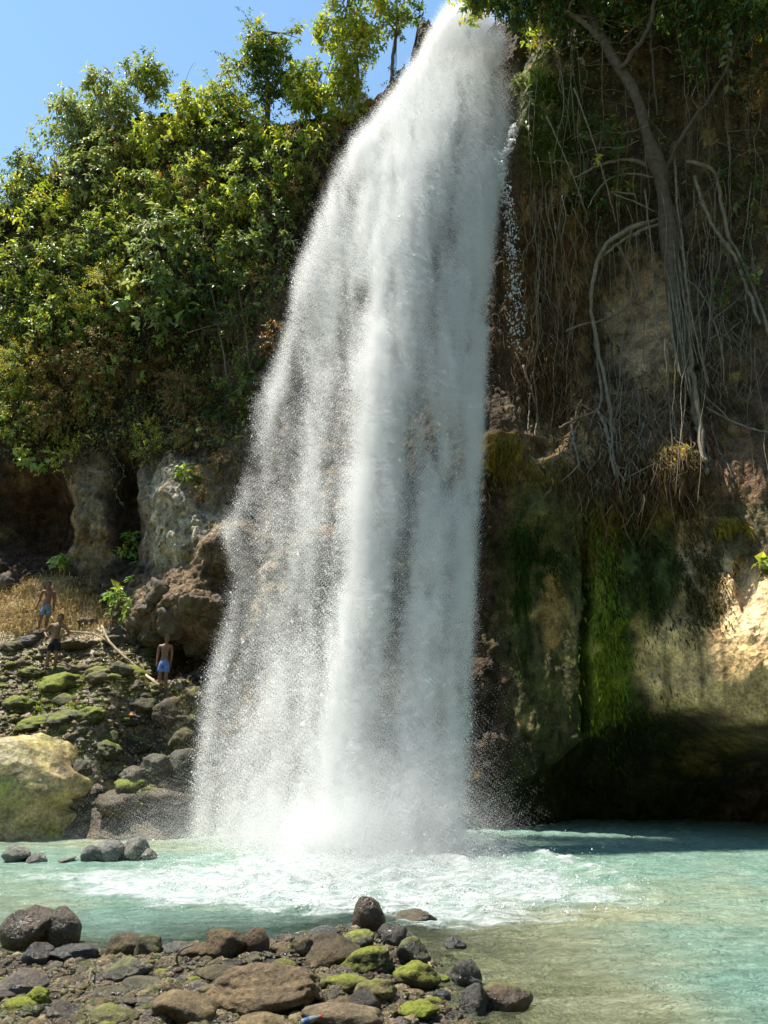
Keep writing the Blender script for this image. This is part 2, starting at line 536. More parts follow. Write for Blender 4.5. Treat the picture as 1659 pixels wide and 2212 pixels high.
M_cliff = mat_terrain('cliff_rock', 0.88, 1.0, 2.6, 0.25, 0.0, 0.0, 0.22)
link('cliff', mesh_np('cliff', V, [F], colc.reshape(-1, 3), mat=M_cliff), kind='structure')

def hit_cliff(px, py, y0=11.0, y1=36.0):
    ys = np.arange(y0, y1, 0.08)
    p = P(np.full_like(ys, px), np.full_like(ys, py), ys)
    d = p[:, 1] - cliff_y(p[:, 0], p[:, 2])
    w = np.where(d > 0)[0]
    return p[w[0]] if len(w) else p[-1]

# ================================================================== LEFT BANK: z of (x, y)
_b = np.array([
    (0, 1640, 17.9), (150, 1650, 17.9), (290, 1650, 18.0), (420, 1640, 18.4), (300, 1720, 17.5), (400, 1730, 17.8), (200, 1640, 17.9),
    (0, 1500, 20.3), (150, 1520, 20.1), (300, 1540, 20.0), (410, 1545, 20.1), (110, 1447, 21.6), (345, 1497, 21.2), (0, 1420, 22.0),
    (90, 1369, 23.0), (0, 1310, 24.2), (200, 1320, 23.9), (250, 1400, 22.5), (150, 1240, 25.6), (250, 1260, 25.2), (0, 1265, 25.6),
    (-200, 1520, 20.3), (-200, 1300, 25.0), (-200, 1660, 18), (330, 1430, 22.6), (60, 1590, 18.8), (250, 1600, 18.9), (400, 1590, 19.1), (430, 1500, 21.0),
], float)
_bp = P(_b[:, 0], _b[:, 1], _b[:, 2])
_ex = np.array([on_z(-300, 1818), on_z(0, 1816), on_z(150, 1810), on_z(300, 1785), on_z(440, 1768)])
_ex2 = _ex + np.array([0.2, -1.6, -0.9])
_ex3 = np.array([(-4.4, 20.5, 0.0), (-4.0, 22.5, 0.6), (-3.0, 19.5, -0.9), (-3.0, 21.5, -0.9), (-20, 17, -0.2), (-20, 24, 5.5), (-10, 27, 6.6), (-15, 28, 7.4), (-5.5, 25, 4.0)])
_ap = np.r_[_bp, _ex, _ex2, _ex3]
_bk = TPS(_ap[:, :2], _ap[:, 2], 0.05)

def bank_z(x, y, fine=True):
    z = _bk(x, y)
    q = np.stack([np.asarray(x, float), np.asarray(y, float), z * 0.7], -1)
    if fine:
        z = z + 0.30 * billow(q * 0.9, 2) + 0.16 * billow(q * 2.6 + 5, 2) + 0.05 * pn(q * 8) - 0.14
    return z

bx = np.linspace(-24, -2.6, 300)
by = np.linspace(15.4, 28.5, 240)
BX, BY = np.meshgrid(bx, by)
BZ = bank_z(BX, BY)
bpx, bpy_ = proj(np.stack([BX, BY, BZ], -1))
nzb = fbm(np.stack([BX * 1.3, BY * 1.3, BZ * 0], -1), 4)
bank_blobs = [
    (120, 1300, 190, 85, (0.38, 0.29, 0.16), 0.95, 3), (90, 1440, 110, 45, (0.13, 0.12, 0.035), 0.8, 3), (140, 1500, 80, 60, (0.16, 0.19, 0.02), 0.9, 3),
    (40, 1470, 60, 50, (0.10, 0.10, 0.03), 0.8, 3), (280, 1460, 90, 70, (0.14, 0.13, 0.045), 0.8, 3), (230, 1620, 200, 50, (0.075, 0.075, 0.04), 0.85, 3),
    (330, 1650, 120, 70, (0.055, 0.058, 0.036), 0.8, 3), (400, 1560, 50, 60, (0.13, 0.11, 0.04), 0.8, 3), (260, 1540, 120, 40, (0.17, 0.14, 0.11), 0.9, 3), (260, 1745, 160, 55, (0.06, 0.048, 0.03), 0.95, 3),
]
colb = paint(bpx, bpy_, (0.21, 0.165, 0.105), bank_blobs, nzb)
wetb = sst(1640, 1735, bpy_ + 30 * nzb) * sst(120, 220, bpx)
colb = colb * (1 - 0.85 * wetb[..., None]) + np.array((0.05, 0.038, 0.024)) * 0.85 * wetb[..., None]
colb *= 1.25 * (1 + 0.7 * fbm(np.stack([BX * 3, BY * 3, BZ * 3], -1), 3))[..., None].clip(0.35, 1.8)
ib = np.arange(BX.size).reshape(BX.shape)
FB = np.stack([ib[:-1, :-1], ib[:-1, 1:], ib[1:, 1:], ib[1:, :-1]], -1).reshape(-1, 4)
M_bank = mat_terrain('bank_soil', 0.8, 0.8, 3.5, 0.4, 0.25)
link('bank_terrain', mesh_np('bank_terrain', np.stack([BX, BY, BZ], -1).reshape(-1, 3), [FB], colb.reshape(-1, 3), mat=M_bank), kind='structure')

def hit_bank(px, py):
    ys = np.arange(15.5, 28.5, 0.03)
    p = P(np.full_like(ys, px), np.full_like(ys, py), ys)
    d = bank_z(p[:, 0], p[:, 1]) - p[:, 2]
    w = np.where(d > 0)[0]
    return p[w[0]] if len(w) else p[-1]

# ================================================================== NEAR SHORE and POOL BED: z of (x, y)
_shore_px = np.array([(-500, 2075), (0, 2075), (120, 2070), (230, 2062), (330, 2050), (480, 2030), (600, 2022), (720, 2000), (800, 1985), (850, 2000), (900, 2045), (925, 2090), (960, 2130), (1010, 2190), (1060, 2270), (1100, 2450)], float)
_shore = on_z(_shore_px[:, 0], _shore_px[:, 1])[:, :2]

def seg_dist(x, y, L):
    best = np.full(np.shape(x), 1e9)
    for (ax, ay), (bx_, by_) in zip(L[:-1], L[1:]):
        dx, dy = bx_ - ax, by_ - ay
        t = np.clip(((x - ax) * dx + (y - ay) * dy) / (dx * dx + dy * dy), 0, 1)
        best = np.minimum(best, np.hypot(x - ax - t * dx, y - ay - t * dy))
    return best

def inside_shore(x, y):
    poly = np.r_[_shore, [(1.6, -4.0), (-9.0, -4.0)]]
    x = np.asarray(x, float); y = np.asarray(y, float)
    c = np.zeros(x.shape, bool)
    n = len(poly)
    for i in range(n):
        (x1, y1), (x2, y2) = poly[i], poly[i - 1]
        m = ((y1 > y) != (y2 > y)) & (x < (x2 - x1) * (y - y1) / (y2 - y1 + 1e-12) + x1)
        c ^= m
    return c

def bed_z(x, y, fine=True):
    x = np.asarray(x, float); y = np.asarray(y, float)
    d = seg_dist(x, y, _shore)
    ins = inside_shore(x, y)
    up = 0.10 * np.tanh(d / 0.9) + 0.035 * d
    dn = -0.55 * np.tanh(d / 1.6) - 0.13 * np.maximum(d - 1.0, 0)
    z = np.where(ins, np.minimum(up, 0.6), np.maximum(dn, -1.5))
    if fine:
        q = np.stack([x, y, x * 0], -1)
        z = z + 0.09 * fbm(q * 1.3, 3) + 0.035 * billow(q * 5, 2) + 0.012 * pn(q * 17) - 0.02
    return z

gx = np.linspace(-1, 1, 300)
gx = np.sign(gx) * (np.abs(gx) ** 1.4) * 20
gy = np.concatenate([np.linspace(-8, 4.5, 30, endpoint=False), np.linspace(4.5, 10.5, 190, endpoint=False), np.linspace(10.5, 22, 50)])
GX, GY = np.meshgrid(gx, gy)
GZ = bed_z(GX, GY)
ng = fbm(np.stack([GX * 2, GY * 2, GX * 0], -1), 4)
ins = inside_shore(GX, GY)
colg = np.where(ins[..., None], np.array((0.06, 0.046, 0.027)), np.array((0.55, 0.50, 0.30)))
colg = colg * (1 + 0.9 * ng)[..., None].clip(0.4, 1.9)
mg = sst(0.1, 0.35, fbm(np.stack([GX * 1.1 + 4, GY * 1.1, GX * 0], -1), 3)) * ins
colg = colg * (1 - 0.6 * mg[..., None]) + np.array((0.09, 0.10, 0.015)) * 0.6 * mg[..., None]
ig = np.arange(GX.size).reshape(GX.shape)
FG = np.stack([ig[:-1, :-1], ig[:-1, 1:], ig[1:, 1:], ig[1:, :-1]], -1).reshape(-1, 4)
M_shore = mat_terrain('shore_gravel', 0.65, 0.9, 9.0, 0.5, 0.35)
link('ground', mesh_np('ground', np.stack([GX, GY, GZ], -1).reshape(-1, 3), [FG], colg.reshape(-1, 3), mat=M_shore), kind='structure')

# ================================================================== POOL WATER
# foam seen on the pool, laid out on the water surface: px, py, rx, ry, weight
_foam = [(820, 1830, 240, 55, 1.3), (700, 1890, 330, 52, 1.0), (420, 1905, 240, 30, 0.75), (120, 1890, 200, 24, 0.55), (560, 1940, 260, 26, 0.6), (1010, 1945, 170, 34, 0.75), (1150, 1900, 150, 34, 0.85),
         (1290, 1935, 130, 18, 0.6), (700, 1965, 330, 22, 0.45), (250, 1930, 200, 20, 0.5), (900, 2005, 140, 14, 0.35), (1250, 1975, 150, 14, 0.4), (1420, 1950, 120, 9, 0.35), (520, 1800, 200, 26, 0.6), (300, 1800, 150, 10, 0.4), (1440, 1885, 110, 10, 0.40), (1100, 1990, 120, 16, 0.45), (940, 1985, 90, 18, 0.5), (80, 1815, 120, 8, 0.35), (1560, 1900, 60, 8, 0.25), (1500, 2090, 90, 9, 0.2), (1300, 2030, 110, 10, 0.2)]
wx_ = np.concatenate([np.linspace(-22, -10, 30, endpoint=False), np.linspace(-10, 11, 400, endpoint=False), np.linspace(11, 22, 30)])
wy_ = 4.0 * np.exp(np.linspace(0, math.log(21.5 / 4.0), 270))
WX, WY = np.meshgrid(wx_, wy_)
wpx, wpy = proj(np.stack([WX, WY, WX * 0], -1))
q0 = np.stack([WX, WY, WX * 0], -1)
dpx = 40 * fbm(q0 * 0.8, 3)
dpy = 22 * fbm(q0 * 0.8 + 31, 3)
foam = np.zeros_like(WX)
for fx, fy, rx, ry, w in _foam:
    foam += w * np.exp(-(((wpx + dpx - fx) / rx) ** 2 + ((wpy + dpy - fy) / ry) ** 2))
foam = np.clip(foam, 0, 1.05)
imp = np.exp(-(((wpx - 820) / 300) ** 2 + ((wpy - 1850) / 75) ** 2))
turb = billow(q0 * np.array([1.1, 1.3, 1]), 3)
lace = fbm(q0 * np.array([2.2, 3.4, 1]) + 0.8 * np.stack([fbm(q0 * 1.1, 2), fbm(q0 * 1.1 + 9, 2), q0[..., 2]], -1), 4)
WZ = 0.034 * fbm(q0 * np.array([0.8, 1.5, 1]), 3) + 0.028 * pn(q0 * np.array([2.0, 4.2, 1])) + 0.020 * pn(q0 * np.array([5, 9, 1]))
WZ += np.clip(foam, 0, 1) * (0.16 * (turb - 0.2) + 0.05 * lace) + imp * (0.22 * turb + 0.12 * np.abs(pn(q0 * 3.1))) 
crest = np.exp(-((wpy - np.interp(wpx, [1000, 1060, 1280, 1420, 1500], [1830, 1828, 1880, 1925, 1940])) / 13) ** 2) * sst(1010, 1100, wpx) * (1 - sst(1380, 1480, wpx))
WZ += 0.10 * crest * (0.7 + lace)
foam += 0.4 * crest * (0.6 + lace)
dsh = seg_dist(WX, WY, _shore)
shal = np.exp(-dsh / 1.3)
sand = np.zeros_like(WX)
for fx, fy, rx, ry, w in [(1150, 2130, 330, 110, 1.0), (1000, 2050, 200, 60, 0.8), (1250, 2210, 330, 60, 0.8), (40, 1960, 130, 70, 0.55), (230, 1815, 330, 30, 0.75), (1500, 1960, 260, 60, 0.5), (60, 2060, 260, 30, 0.9), (1200, 1980, 220, 40, 0.7)]:
    sand += w * np.exp(-(((wpx + 2.2 * dpx - fx) / rx) ** 2 + ((wpy + 2.2 * dpy - fy) / ry) ** 2))
sand = np.clip(sand + 0.65 * fbm(q0 * np.array([0.5, 1.1, 1]) + 3, 3), 0, 1)
iw = np.arange(WX.size).reshape(WX.shape)
FW = np.stack([iw[:-1, :-1], iw[:-1, 1:], iw[1:, 1:], iw[1:, :-1]], -1).reshape(-1, 4)

m, nt, b, out = new_mat('pool_water')
L = nt.links.new
geo = nd(nt, 'ShaderNodeNewGeometry')
a_f = nd(nt, 'ShaderNodeAttribute', attribute_name='foam')
a_s = nd(nt, 'ShaderNodeAttribute', attribute_name='sand')
a_h = nd(nt, 'ShaderNodeAttribute', attribute_name='shallow')
mp = nd(nt, 'ShaderNodeMapping')
mp.inputs['Scale'].default_value = (1.0, 1.9, 1.0)
L(geo.outputs['Position'], mp.inputs[0])
nA = nd(nt, 'ShaderNodeTexNoise', i_Scale=3.2, i_Detail=7.0, i_Roughness=0.62, i_Distortion=0.9)
nB = nd(nt, 'ShaderNodeTexNoise', i_Scale=13.0, i_Detail=5.0, i_Roughness=0.6, i_Distortion=0.4)
nC = nd(nt, 'ShaderNodeTexNoise', i_Scale=1.1, i_Detail=6.0, i_Roughness=0.6, i_Distortion=1.2)
for n in (nA, nB, nC):
    L(mp.outputs[0], n.inputs['Vector'])
deep = ramp(nt, [(0.3, (0.18, 0.32, 0.25)), (0.52, (0.26, 0.42, 0.335)), (0.74, (0.36, 0.50, 0.41))])
L(nC.outputs[0], deep.inputs[0])
sandc = ramp(nt, [(0.3, (0.29, 0.32, 0.185)), (0.5, (0.44, 0.465, 0.29)), (0.72, (0.58, 0.60, 0.41))])
L(nC.outputs[0], sandc.inputs[0])
cm = mixc(nt)
L(a_s.outputs['Fac'], cm.inputs[0])
L(deep.outputs[0], cm.inputs[6])
L(sandc.outputs[0], cm.inputs[7])
L(cm.outputs[2], b.inputs['Base Color'])
b.inputs['Roughness'].default_value = 0.10
b.inputs['IOR'].default_value = 1.33
b.inputs['Specular IOR Level'].default_value = 0.5
add = nd(nt, 'ShaderNodeMath', operation='MULTIPLY_ADD', i_1=0.45)
L(nB.outputs[0], add.inputs[0])
L(nA.outputs[0], add.inputs[2])
bp = nd(nt, 'ShaderNodeBump', i_Strength=1.0, i_Distance=0.2)
L(add.outputs[0], bp.inputs['Height'])
L(bp.outputs[0], b.inputs['Normal'])
# see-through where it is shallow
tr = nd(nt, 'ShaderNodeBsdfTransparent')
tr.inputs[0].default_value = (0.86, 0.93, 0.84, 1)
fr = nd(nt, 'ShaderNodeFresnel', i_IOR=1.33)
L(bp.outputs[0], fr.inputs['Normal'])
om = nd(nt, 'ShaderNodeMath', operation='SUBTRACT', i_0=1.0)
L(fr.outputs[0], om.inputs[1])
th = nd(nt, 'ShaderNodeMath', operation='MULTIPLY')
L(om.outputs[0], th.inputs[0])
L(a_h.outputs['Fac'], th.inputs[1])
ms1 = nd(nt, 'ShaderNodeMixShader')
L(th.outputs[0], ms1.inputs[0])
L(b.outputs[0], ms1.inputs[1])
L(tr.outputs[0], ms1.inputs[2])
# foam
fo = nd(nt, 'ShaderNodeBsdfPrincipled', i_Base_Color=(0.86, 0.88, 0.88, 1), i_Roughness=0.6)
fbp = nd(nt, 'ShaderNodeBump', i_Strength=0.8, i_Distance=0.12)
L(add.outputs[0], fbp.inputs['Height'])
L(fbp.outputs[0], fo.inputs['Normal'])
fcol = ramp(nt, [(0.34, (0.20, 0.265, 0.25)), (0.5, (0.33, 0.375, 0.365)), (0.66, (0.50, 0.52, 0.52))])
L(nA.outputs[0], fcol.inputs[0])
L(fcol.outputs[0], fo.inputs['Base Color'])
fs = nd(nt, 'ShaderNodeMath', operation='MULTIPLY_ADD', i_1=0.55, i_2=-0.275)
L(nA.outputs[0], fs.inputs[0])
fs2 = nd(nt, 'ShaderNodeMath', operation='MULTIPLY_ADD', i_1=0.5, i_2=-0.25)
L(nB.outputs[0], fs2.inputs[0])
fs3 = nd(nt, 'ShaderNodeMath', operation='ADD')
L(fs.outputs[0], fs3.inputs[0])
L(fs2.outputs[0], fs3.inputs[1])
fs4 = nd(nt, 'ShaderNodeMath', operation='ADD')
L(fs3.outputs[0], fs4.inputs[0])
L(a_f.outputs['Fac'], fs4.inputs[1])
fr2 = nd(nt, 'ShaderNodeMapRange', i_1=0.30, i_2=0.78)
fr2.interpolation_type = 'SMOOTHSTEP'
L(fs4.outputs[0], fr2.inputs[0])
ms2 = nd(nt, 'ShaderNodeMixShader')
L(fr2.outputs[0], ms2.inputs[0])
L(ms1.outputs[0], ms2.inputs[1])
L(fo.outputs[0], ms2.inputs[2])
L(ms2.outputs[0], out.inputs[0])
M_water = m
foamv = foam * 0.72 + 0.40 * (lace) * np.clip(foam * 2, 0, 1) + 0.02
link('pool_water', mesh_np('pool_water', np.stack([WX, WY, WZ], -1).reshape(-1, 3), [FW], None,
     {'foam': foamv, 'sand': sand, 'shallow': np.clip(shal * 1.1 + 0.10 * sand, 0, 0.92)}, mat=M_water), kind='structure')

# unseen green slope added behind the camera to hold back sky light
hx_ = np.linspace(-46, 46, 150); hv = np.linspace(0, 1, 70)
HX, HV_ = np.meshgrid(hx_, hv)
HY = -5.0 - 26 * HV_ + 0.004 * HX ** 2 * (HV_ - 0.3)
HZ = 0.15 + 25 * HV_ ** 0.8 + 1.6 * fbm(np.stack([HX * .3, HY * .3, HX * 0], -1), 4) * np.minimum(1, HV_ * 6) + 0.9 * billow(np.stack([HX * .9, HY * .9, HX * 0], -1), 3) * np.minimum(1, HV_ * 6)
ih = np.arange(HX.size).reshape(HX.shape)
FH = np.stack([ih[:-1, :-1], ih[1:, :-1], ih[1:, 1:], ih[:-1, 1:]], -1).reshape(-1, 4)
M_sky_block = mat_terrain('sky_block_green', 0.9, 1.0, 1.5, 0.2)
link('sky_block_slope', mesh_np('sky_block_slope', np.stack([HX, HY, HZ], -1).reshape(-1, 3), [FH], np.tile((0.045, 0.06, 0.02), (HX.size, 1)), mat=M_sky_block), kind='structure')
# ================================================================== WATERFALL
# outline of the falling water (from the lip down to the pool) and the sheets within it; each row: py, left px, right px, depth left, depth right
_fe = np.array([
    (22, 972, 1040, 20.2, 20.2), (60, 948, 1072, 20.0, 20.0), (120, 918, 1092, 19.8, 19.8), (200, 866, 1106, 19.4, 19.4), (270, 805, 1108, 19.1, 19.2),
    (340, 742, 1098, 18.9, 19.0), (450, 700, 1072, 18.7, 18.6), (600, 642, 1056, 18.6, 18.1), (700, 630, 1050, 18.6, 17.8), (800, 596, 1046, 18.6, 17.5),
    (880, 548, 1042, 18.6, 17.2), (1000, 545, 1036, 18.7, 16.9), (1100, 505, 1032, 18.9, 16.6), (1150, 478, 1030, 19.1, 16.4), (1250, 505, 1026, 18.8, 16.2),
    (1350, 488, 1022, 18.4, 15.9), (1500, 440, 1016, 17.8, 15.6), (1650, 425, 1010, 17.3, 15.3), (1780, 420, 1005, 16.9, 15.1), (1850, 420, 1000, 16.6, 15.0)])

def fall_pt(u, py):
    l = np.interp(py, _fe[:, 0], _fe[:, 1]); r = np.interp(py, _fe[:, 0], _fe[:, 2])
    yl = np.interp(py, _fe[:, 0], _fe[:, 3]); yr = np.interp(py, _fe[:, 0], _fe[:, 4])
    mid = np.interp(py, _fe[:, 0], [20.2, 20.0, 19.6, 19.0, 18.5, 18.1, 17.6, 17.1, 16.8, 16.5, 16.3, 16.1, 15.8, 15.7, 15.5, 15.3, 15.1, 14.9, 14.75, 14.7])
    # the front of the fall stands out in the middle of its width
    c = np.clip((u - 0.0) / 0.5, 0, 1)
    Y = np.where(u < 0.5, yl + (mid - yl) * (c * c * (3 - 2 * c)), mid + (yr - mid) * np.clip((u - 0.5) / 0.5, 0, 1) ** 1.5)
    return l + (r - l) * u, Y

def poly(rows):
    a = np.array(rows, float)
    return lambda py: (np.interp(py, a[:, 1], a[:, 0]), np.interp(py, a[:, 1], a[:, 2]), np.interp(py, a[:, 1], a[:, 3]))
# px, py, half width, density
_streams = [poly(r) for r in [
    [(1003, 22, 30, 3.2), (985, 110, 52, 3.6), (950, 200, 62, 3.2), (905, 400, 68, 2.6), (868, 600, 58, 2.4), (842, 800, 50, 2.3), (822, 1000, 46, 2.2), (800, 1200, 42, 2.0), (778, 1400, 38, 1.9), (755, 1600, 36, 1.8), (742, 1850, 42, 2.0)],
    [(1020, 22, 30, 2.0), (1040, 110, 45, 1.7), (1040, 250, 60, 1.0), (1010, 400, 45, 1.1), (990, 600, 46, 1.35), (965, 800, 48, 1.3), (950, 1000, 40, 1.0), (930, 1300, 45, 1.0), (905, 1600, 55, 1.1), (890, 1850, 70, 1.6)],
    [(1085, 300, 18, 0.9), (1062, 370, 26, 2.0), (1048, 500, 26, 1.7), (1035, 700, 26, 1.5), (1025, 900, 26, 1.4), (1012, 1100, 25, 1.2), (1000, 1300, 24, 1.0), (988, 1500, 25, 0.9), (975, 1700, 30, 0.9), (965, 1850, 40, 1.2)],
    [(960, 60, 40, 1.50), (900, 200, 62, 2.20), (825, 320, 60, 1.64), (765, 450, 50, 0.94), (720, 600, 42, 0.69), (695, 800, 38, 0.50), (675, 1000, 36, 0.42), (655, 1200, 36, 0.34), (640, 1400, 40, 0.27), (630, 1600, 60, 0.25), (620, 1850, 90, 0.45)],
    [(840, 260, 30, 1.00), (745, 360, 32, 0.94), (690, 500, 30, 0.87), (650, 640, 26, 0.75), (620, 780, 26, 0.45), (580, 870, 26, 0.54), (565, 960, 24, 0.37), (530, 1080, 26, 0.34), (495, 1150, 20, 0.50), (520, 1260, 18, 0.18), (500, 1350, 22, 0.15), (450, 1500, 18, 0.22), (435, 1700, 20, 0.15), (430, 1850, 40, 0.25)],
    [(900, 250, 60, 1.00), (850, 400, 60, 0.88), (800, 600, 50, 0.72), (775, 800, 34, 0.36), (760, 1000, 30, 0.20), (740, 1200, 26, 0.16), (720, 1500, 30, 0.20), (700, 1850, 40, 0.80)],
    [(600, 870, 30, 0.20), (600, 1100, 35, 0.20), (585, 1300, 40, 0.15), (560, 1500, 55, 0.16), (540, 1700, 80, 0.21), (540, 1850, 100, 0.45)],
]]

def fall_density(px, py, l, r):
    u = (px - l) / np.maximum(r - l, 1)
    edge = sst(-0.01, 0.05, u) * sst(-0.01, 0.04, 1 - u)
    d = 0.11 + 0.10 * sst(1200, 1700, py)
    d = d - 0.0 * py
    for s_ in _streams:
        c, w, k = s_(py)
        d = d + k * np.exp(-np.abs((px - c) / w) ** 2.4)
    return d * edge

def sample_fall(n, gamma=1.0, seed=1, swirl=1.0):
    """n points in the falling water, weighted by its density; returns xyz and density"""
    r_ = np.random.default_rng(seed)
    outp, outd, got = [], [], 0
    while got < n:
        m_ = n * 3
        # even in world height
        py = 22 + (1850 - 22) * r_.random(m_)
        l = np.interp(py, _fe[:, 0], _fe[:, 1]) - 12; r = np.interp(py, _fe[:, 0], _fe[:, 2]) + 10
        u = r_.random(m_)
        px = l + (r - l) * u
        keep0 = r_.random(m_) < (r - l) / 640
        py, l, r, u, px = py[keep0], l[keep0], r[keep0], u[keep0], px[keep0]
        d = fall_density(px, py, l, r) ** gamma
        _, Y = fall_pt(u, py)
        p = P(px, py, Y)
        nz = fbm(p * np.array([2.4, 0.4, 0.42]) + 3, 2)
        nz2 = pn(p * np.array([6.5, 1.0, 1.5]) + 8)
        d = d * np.clip(1 + 1.15 * nz + 0.6 * nz2, 0.05, 3.0)
        keep = r_.random(len(d)) < d / 5.0
        p, d = p[keep], d[keep]
        p[:, 1] += r_.normal(size=len(p)) * 0.22
        outp.append(p); outd.append(d); got += len(p)
    return np.concatenate(outp)[:n], np.concatenate(outd)[:n]

def mat_water_white(name, trans, col=(0.905, 0.905, 0.90)):
    m, nt, b, out = new_mat(name)
    b.inputs['Base Color'].default_value = (*col, 1)
    b.inputs['Roughness'].default_value = 0.35
    b.inputs['Specular IOR Level'].default_value = 0.5
    tr = nd(nt, 'ShaderNodeBsdfTranslucent')
    tr.inputs[0].default_value = (*col, 1)
    ms = nd(nt, 'ShaderNodeMixShader', i_0=trans)
    nt.links.new(b.outputs[0], ms.inputs[1]); nt.links.new(tr.outputs[0], ms.inputs[2]); nt.links.new(ms.outputs[0], out.inputs[0])
    return m
M_drop = mat_water_white('falling_water', 0.45, (0.95, 0.95, 0.95))
M_spray = mat_water_white('fine_spray', 0.5)

fall = link('waterfall', None, None, (0.4, 17.0, 0.0), kind='structure')
FL = np.array(fall.location)

def droplets(p, r, stretch, seed):
    """irregular four-sided drops"""
    g = np.random.default_rng(seed)
    n = len(p)
    T = np.array([(1, 1, 1), (1, -1, -1), (-1, 1, -1), (-1, -1, 1)], float) / math.sqrt(3)
    q = g.normal(size=(n, 4)); q /= np.linalg.norm(q, axis=1)[:, None]
    w, x, y, z = q.T
    R = np.stack([1 - 2 * (y * y + z * z), 2 * (x * y - z * w), 2 * (x * z + y * w), 2 * (x * y + z * w), 1 - 2 * (x * x + z * z), 2 * (y * z - x * w), 2 * (x * z - y * w), 2 * (y * z + x * w), 1 - 2 * (x * x + y * y)], -1).reshape(n, 3, 3)
    v = np.einsum('nij,kj->nki', R, T) * r[:, None, None] * g.uniform(0.6, 1.5, (n, 4, 1))
    v[..., 2] *= stretch[:, None]
    V = (p[:, None] + v).reshape(-1, 3)
    F = np.array([(0, 1, 2), (0, 3, 1), (0, 2, 3), (1, 3, 2)])
    F = (np.arange(n)[:, None, None] * 4 + F[None]).reshape(-1, 3)
    return V, F

# clumps of drops thrown together, and loose drops between them
g_ = np.random.default_rng(21)
pc, dc = sample_fall(13000, 1.0, 5)
k = g_.integers(2, 7, len(pc))
rep = np.repeat(np.arange(len(pc)), k)
p1 = pc[rep] + g_.normal(size=(len(rep), 3)) * np.array([0.034, 0.05, 0.05])
r1 = np.exp(g_.normal(math.log(0.0105), 0.42, len(rep)))
p2, d2 = sample_fall(40000, 0.65, 6)
r2 = np.exp(g_.normal(math.log(0.0085), 0.38, len(p2)))
pd = np.r_[p1, p2]; rd = np.r_[r1, r2]
V, F = droplets(pd - FL, rd, g_.uniform(0.9, 1.9, len(pd)), 3)
link('droplets', mesh_np('droplets', V, [F], smooth=True, mat=M_drop), fall, kind='stuff')

# thin side stream running down the rock on the right
tp = smooth_path([(1112, 268), (1100, 318), (1082, 345), (1088, 400), (1100, 460), (1106, 540), (1112, 640), (1112, 740)], 400)
yy = np.linspace(18.3, 17.9, 400)
sp_ = P(tp[:, 0], tp[:, 1], yy)
ii = (g_.random(2600) ** 1.7 * 399).astype(int)
ps = sp_[ii] + g_.normal(size=(2600, 3)) * np.array([0.05, 0.05, 0.05]) * (1 + ii[:, None] / 250)
kp = pn(ps * 6) > -0.12
V, F = droplets(ps[kp] - FL, np.exp(g_.normal(math.log(0.018), 0.4, kp.sum())), g_.uniform(1, 2.2, kp.sum()), 4)
link('side_stream', mesh_np('side_stream', V, [F], mat=M_drop), fall, kind='stuff')

# splash thrown up where the water lands
n = 9000
sx = np.r_[g_.normal(800, 120, n // 2), g_.normal(740, 110, n // 2)]
sy = np.r_[g_.normal(1835, 16, n // 2), g_.normal(1842, 22, n // 2)]
sb = on_z(sx, np.clip(sy, 1785, 1990), 0.0)
hh = g_.exponential(0.26, n) * np.exp(-((sx - 800) / 260) ** 2) + g_.exponential(0.10, n)
sb[:, 2] += hh
sb += g_.normal(size=sb.shape) * 0.1
# small spurts over the churned water
n3 = 11000
fx = g_.uniform(300, 1420, n3 * 3); fy = g_.uniform(1800, 1985, n3 * 3)
fq = on_z(fx, fy, 0.0)
den = np.zeros(len(fx))
for a_, b_, rx, ry, w in _foam:
    den += w * np.exp(-(((fx - a_) / rx) ** 2 + ((fy - b_) / ry) ** 2))
den *= sst(-0.1, 0.35, fbm(fq * np.array([1.6, 2.2, 1]), 3))
fq = fq[g_.random(len(den)) < den * 0.6]
fq[:, 2] += g_.exponential(0.07, len(fq)) + 0.03
pp = np.r_[sb, fq]
V, F = droplets(pp - FL, np.exp(g_.normal(math.log(0.0085), 0.4, len(pp))), np.ones(len(pp)), 9)
link('splash', mesh_np('splash', V, [F], mat=M_drop), fall, kind='stuff')

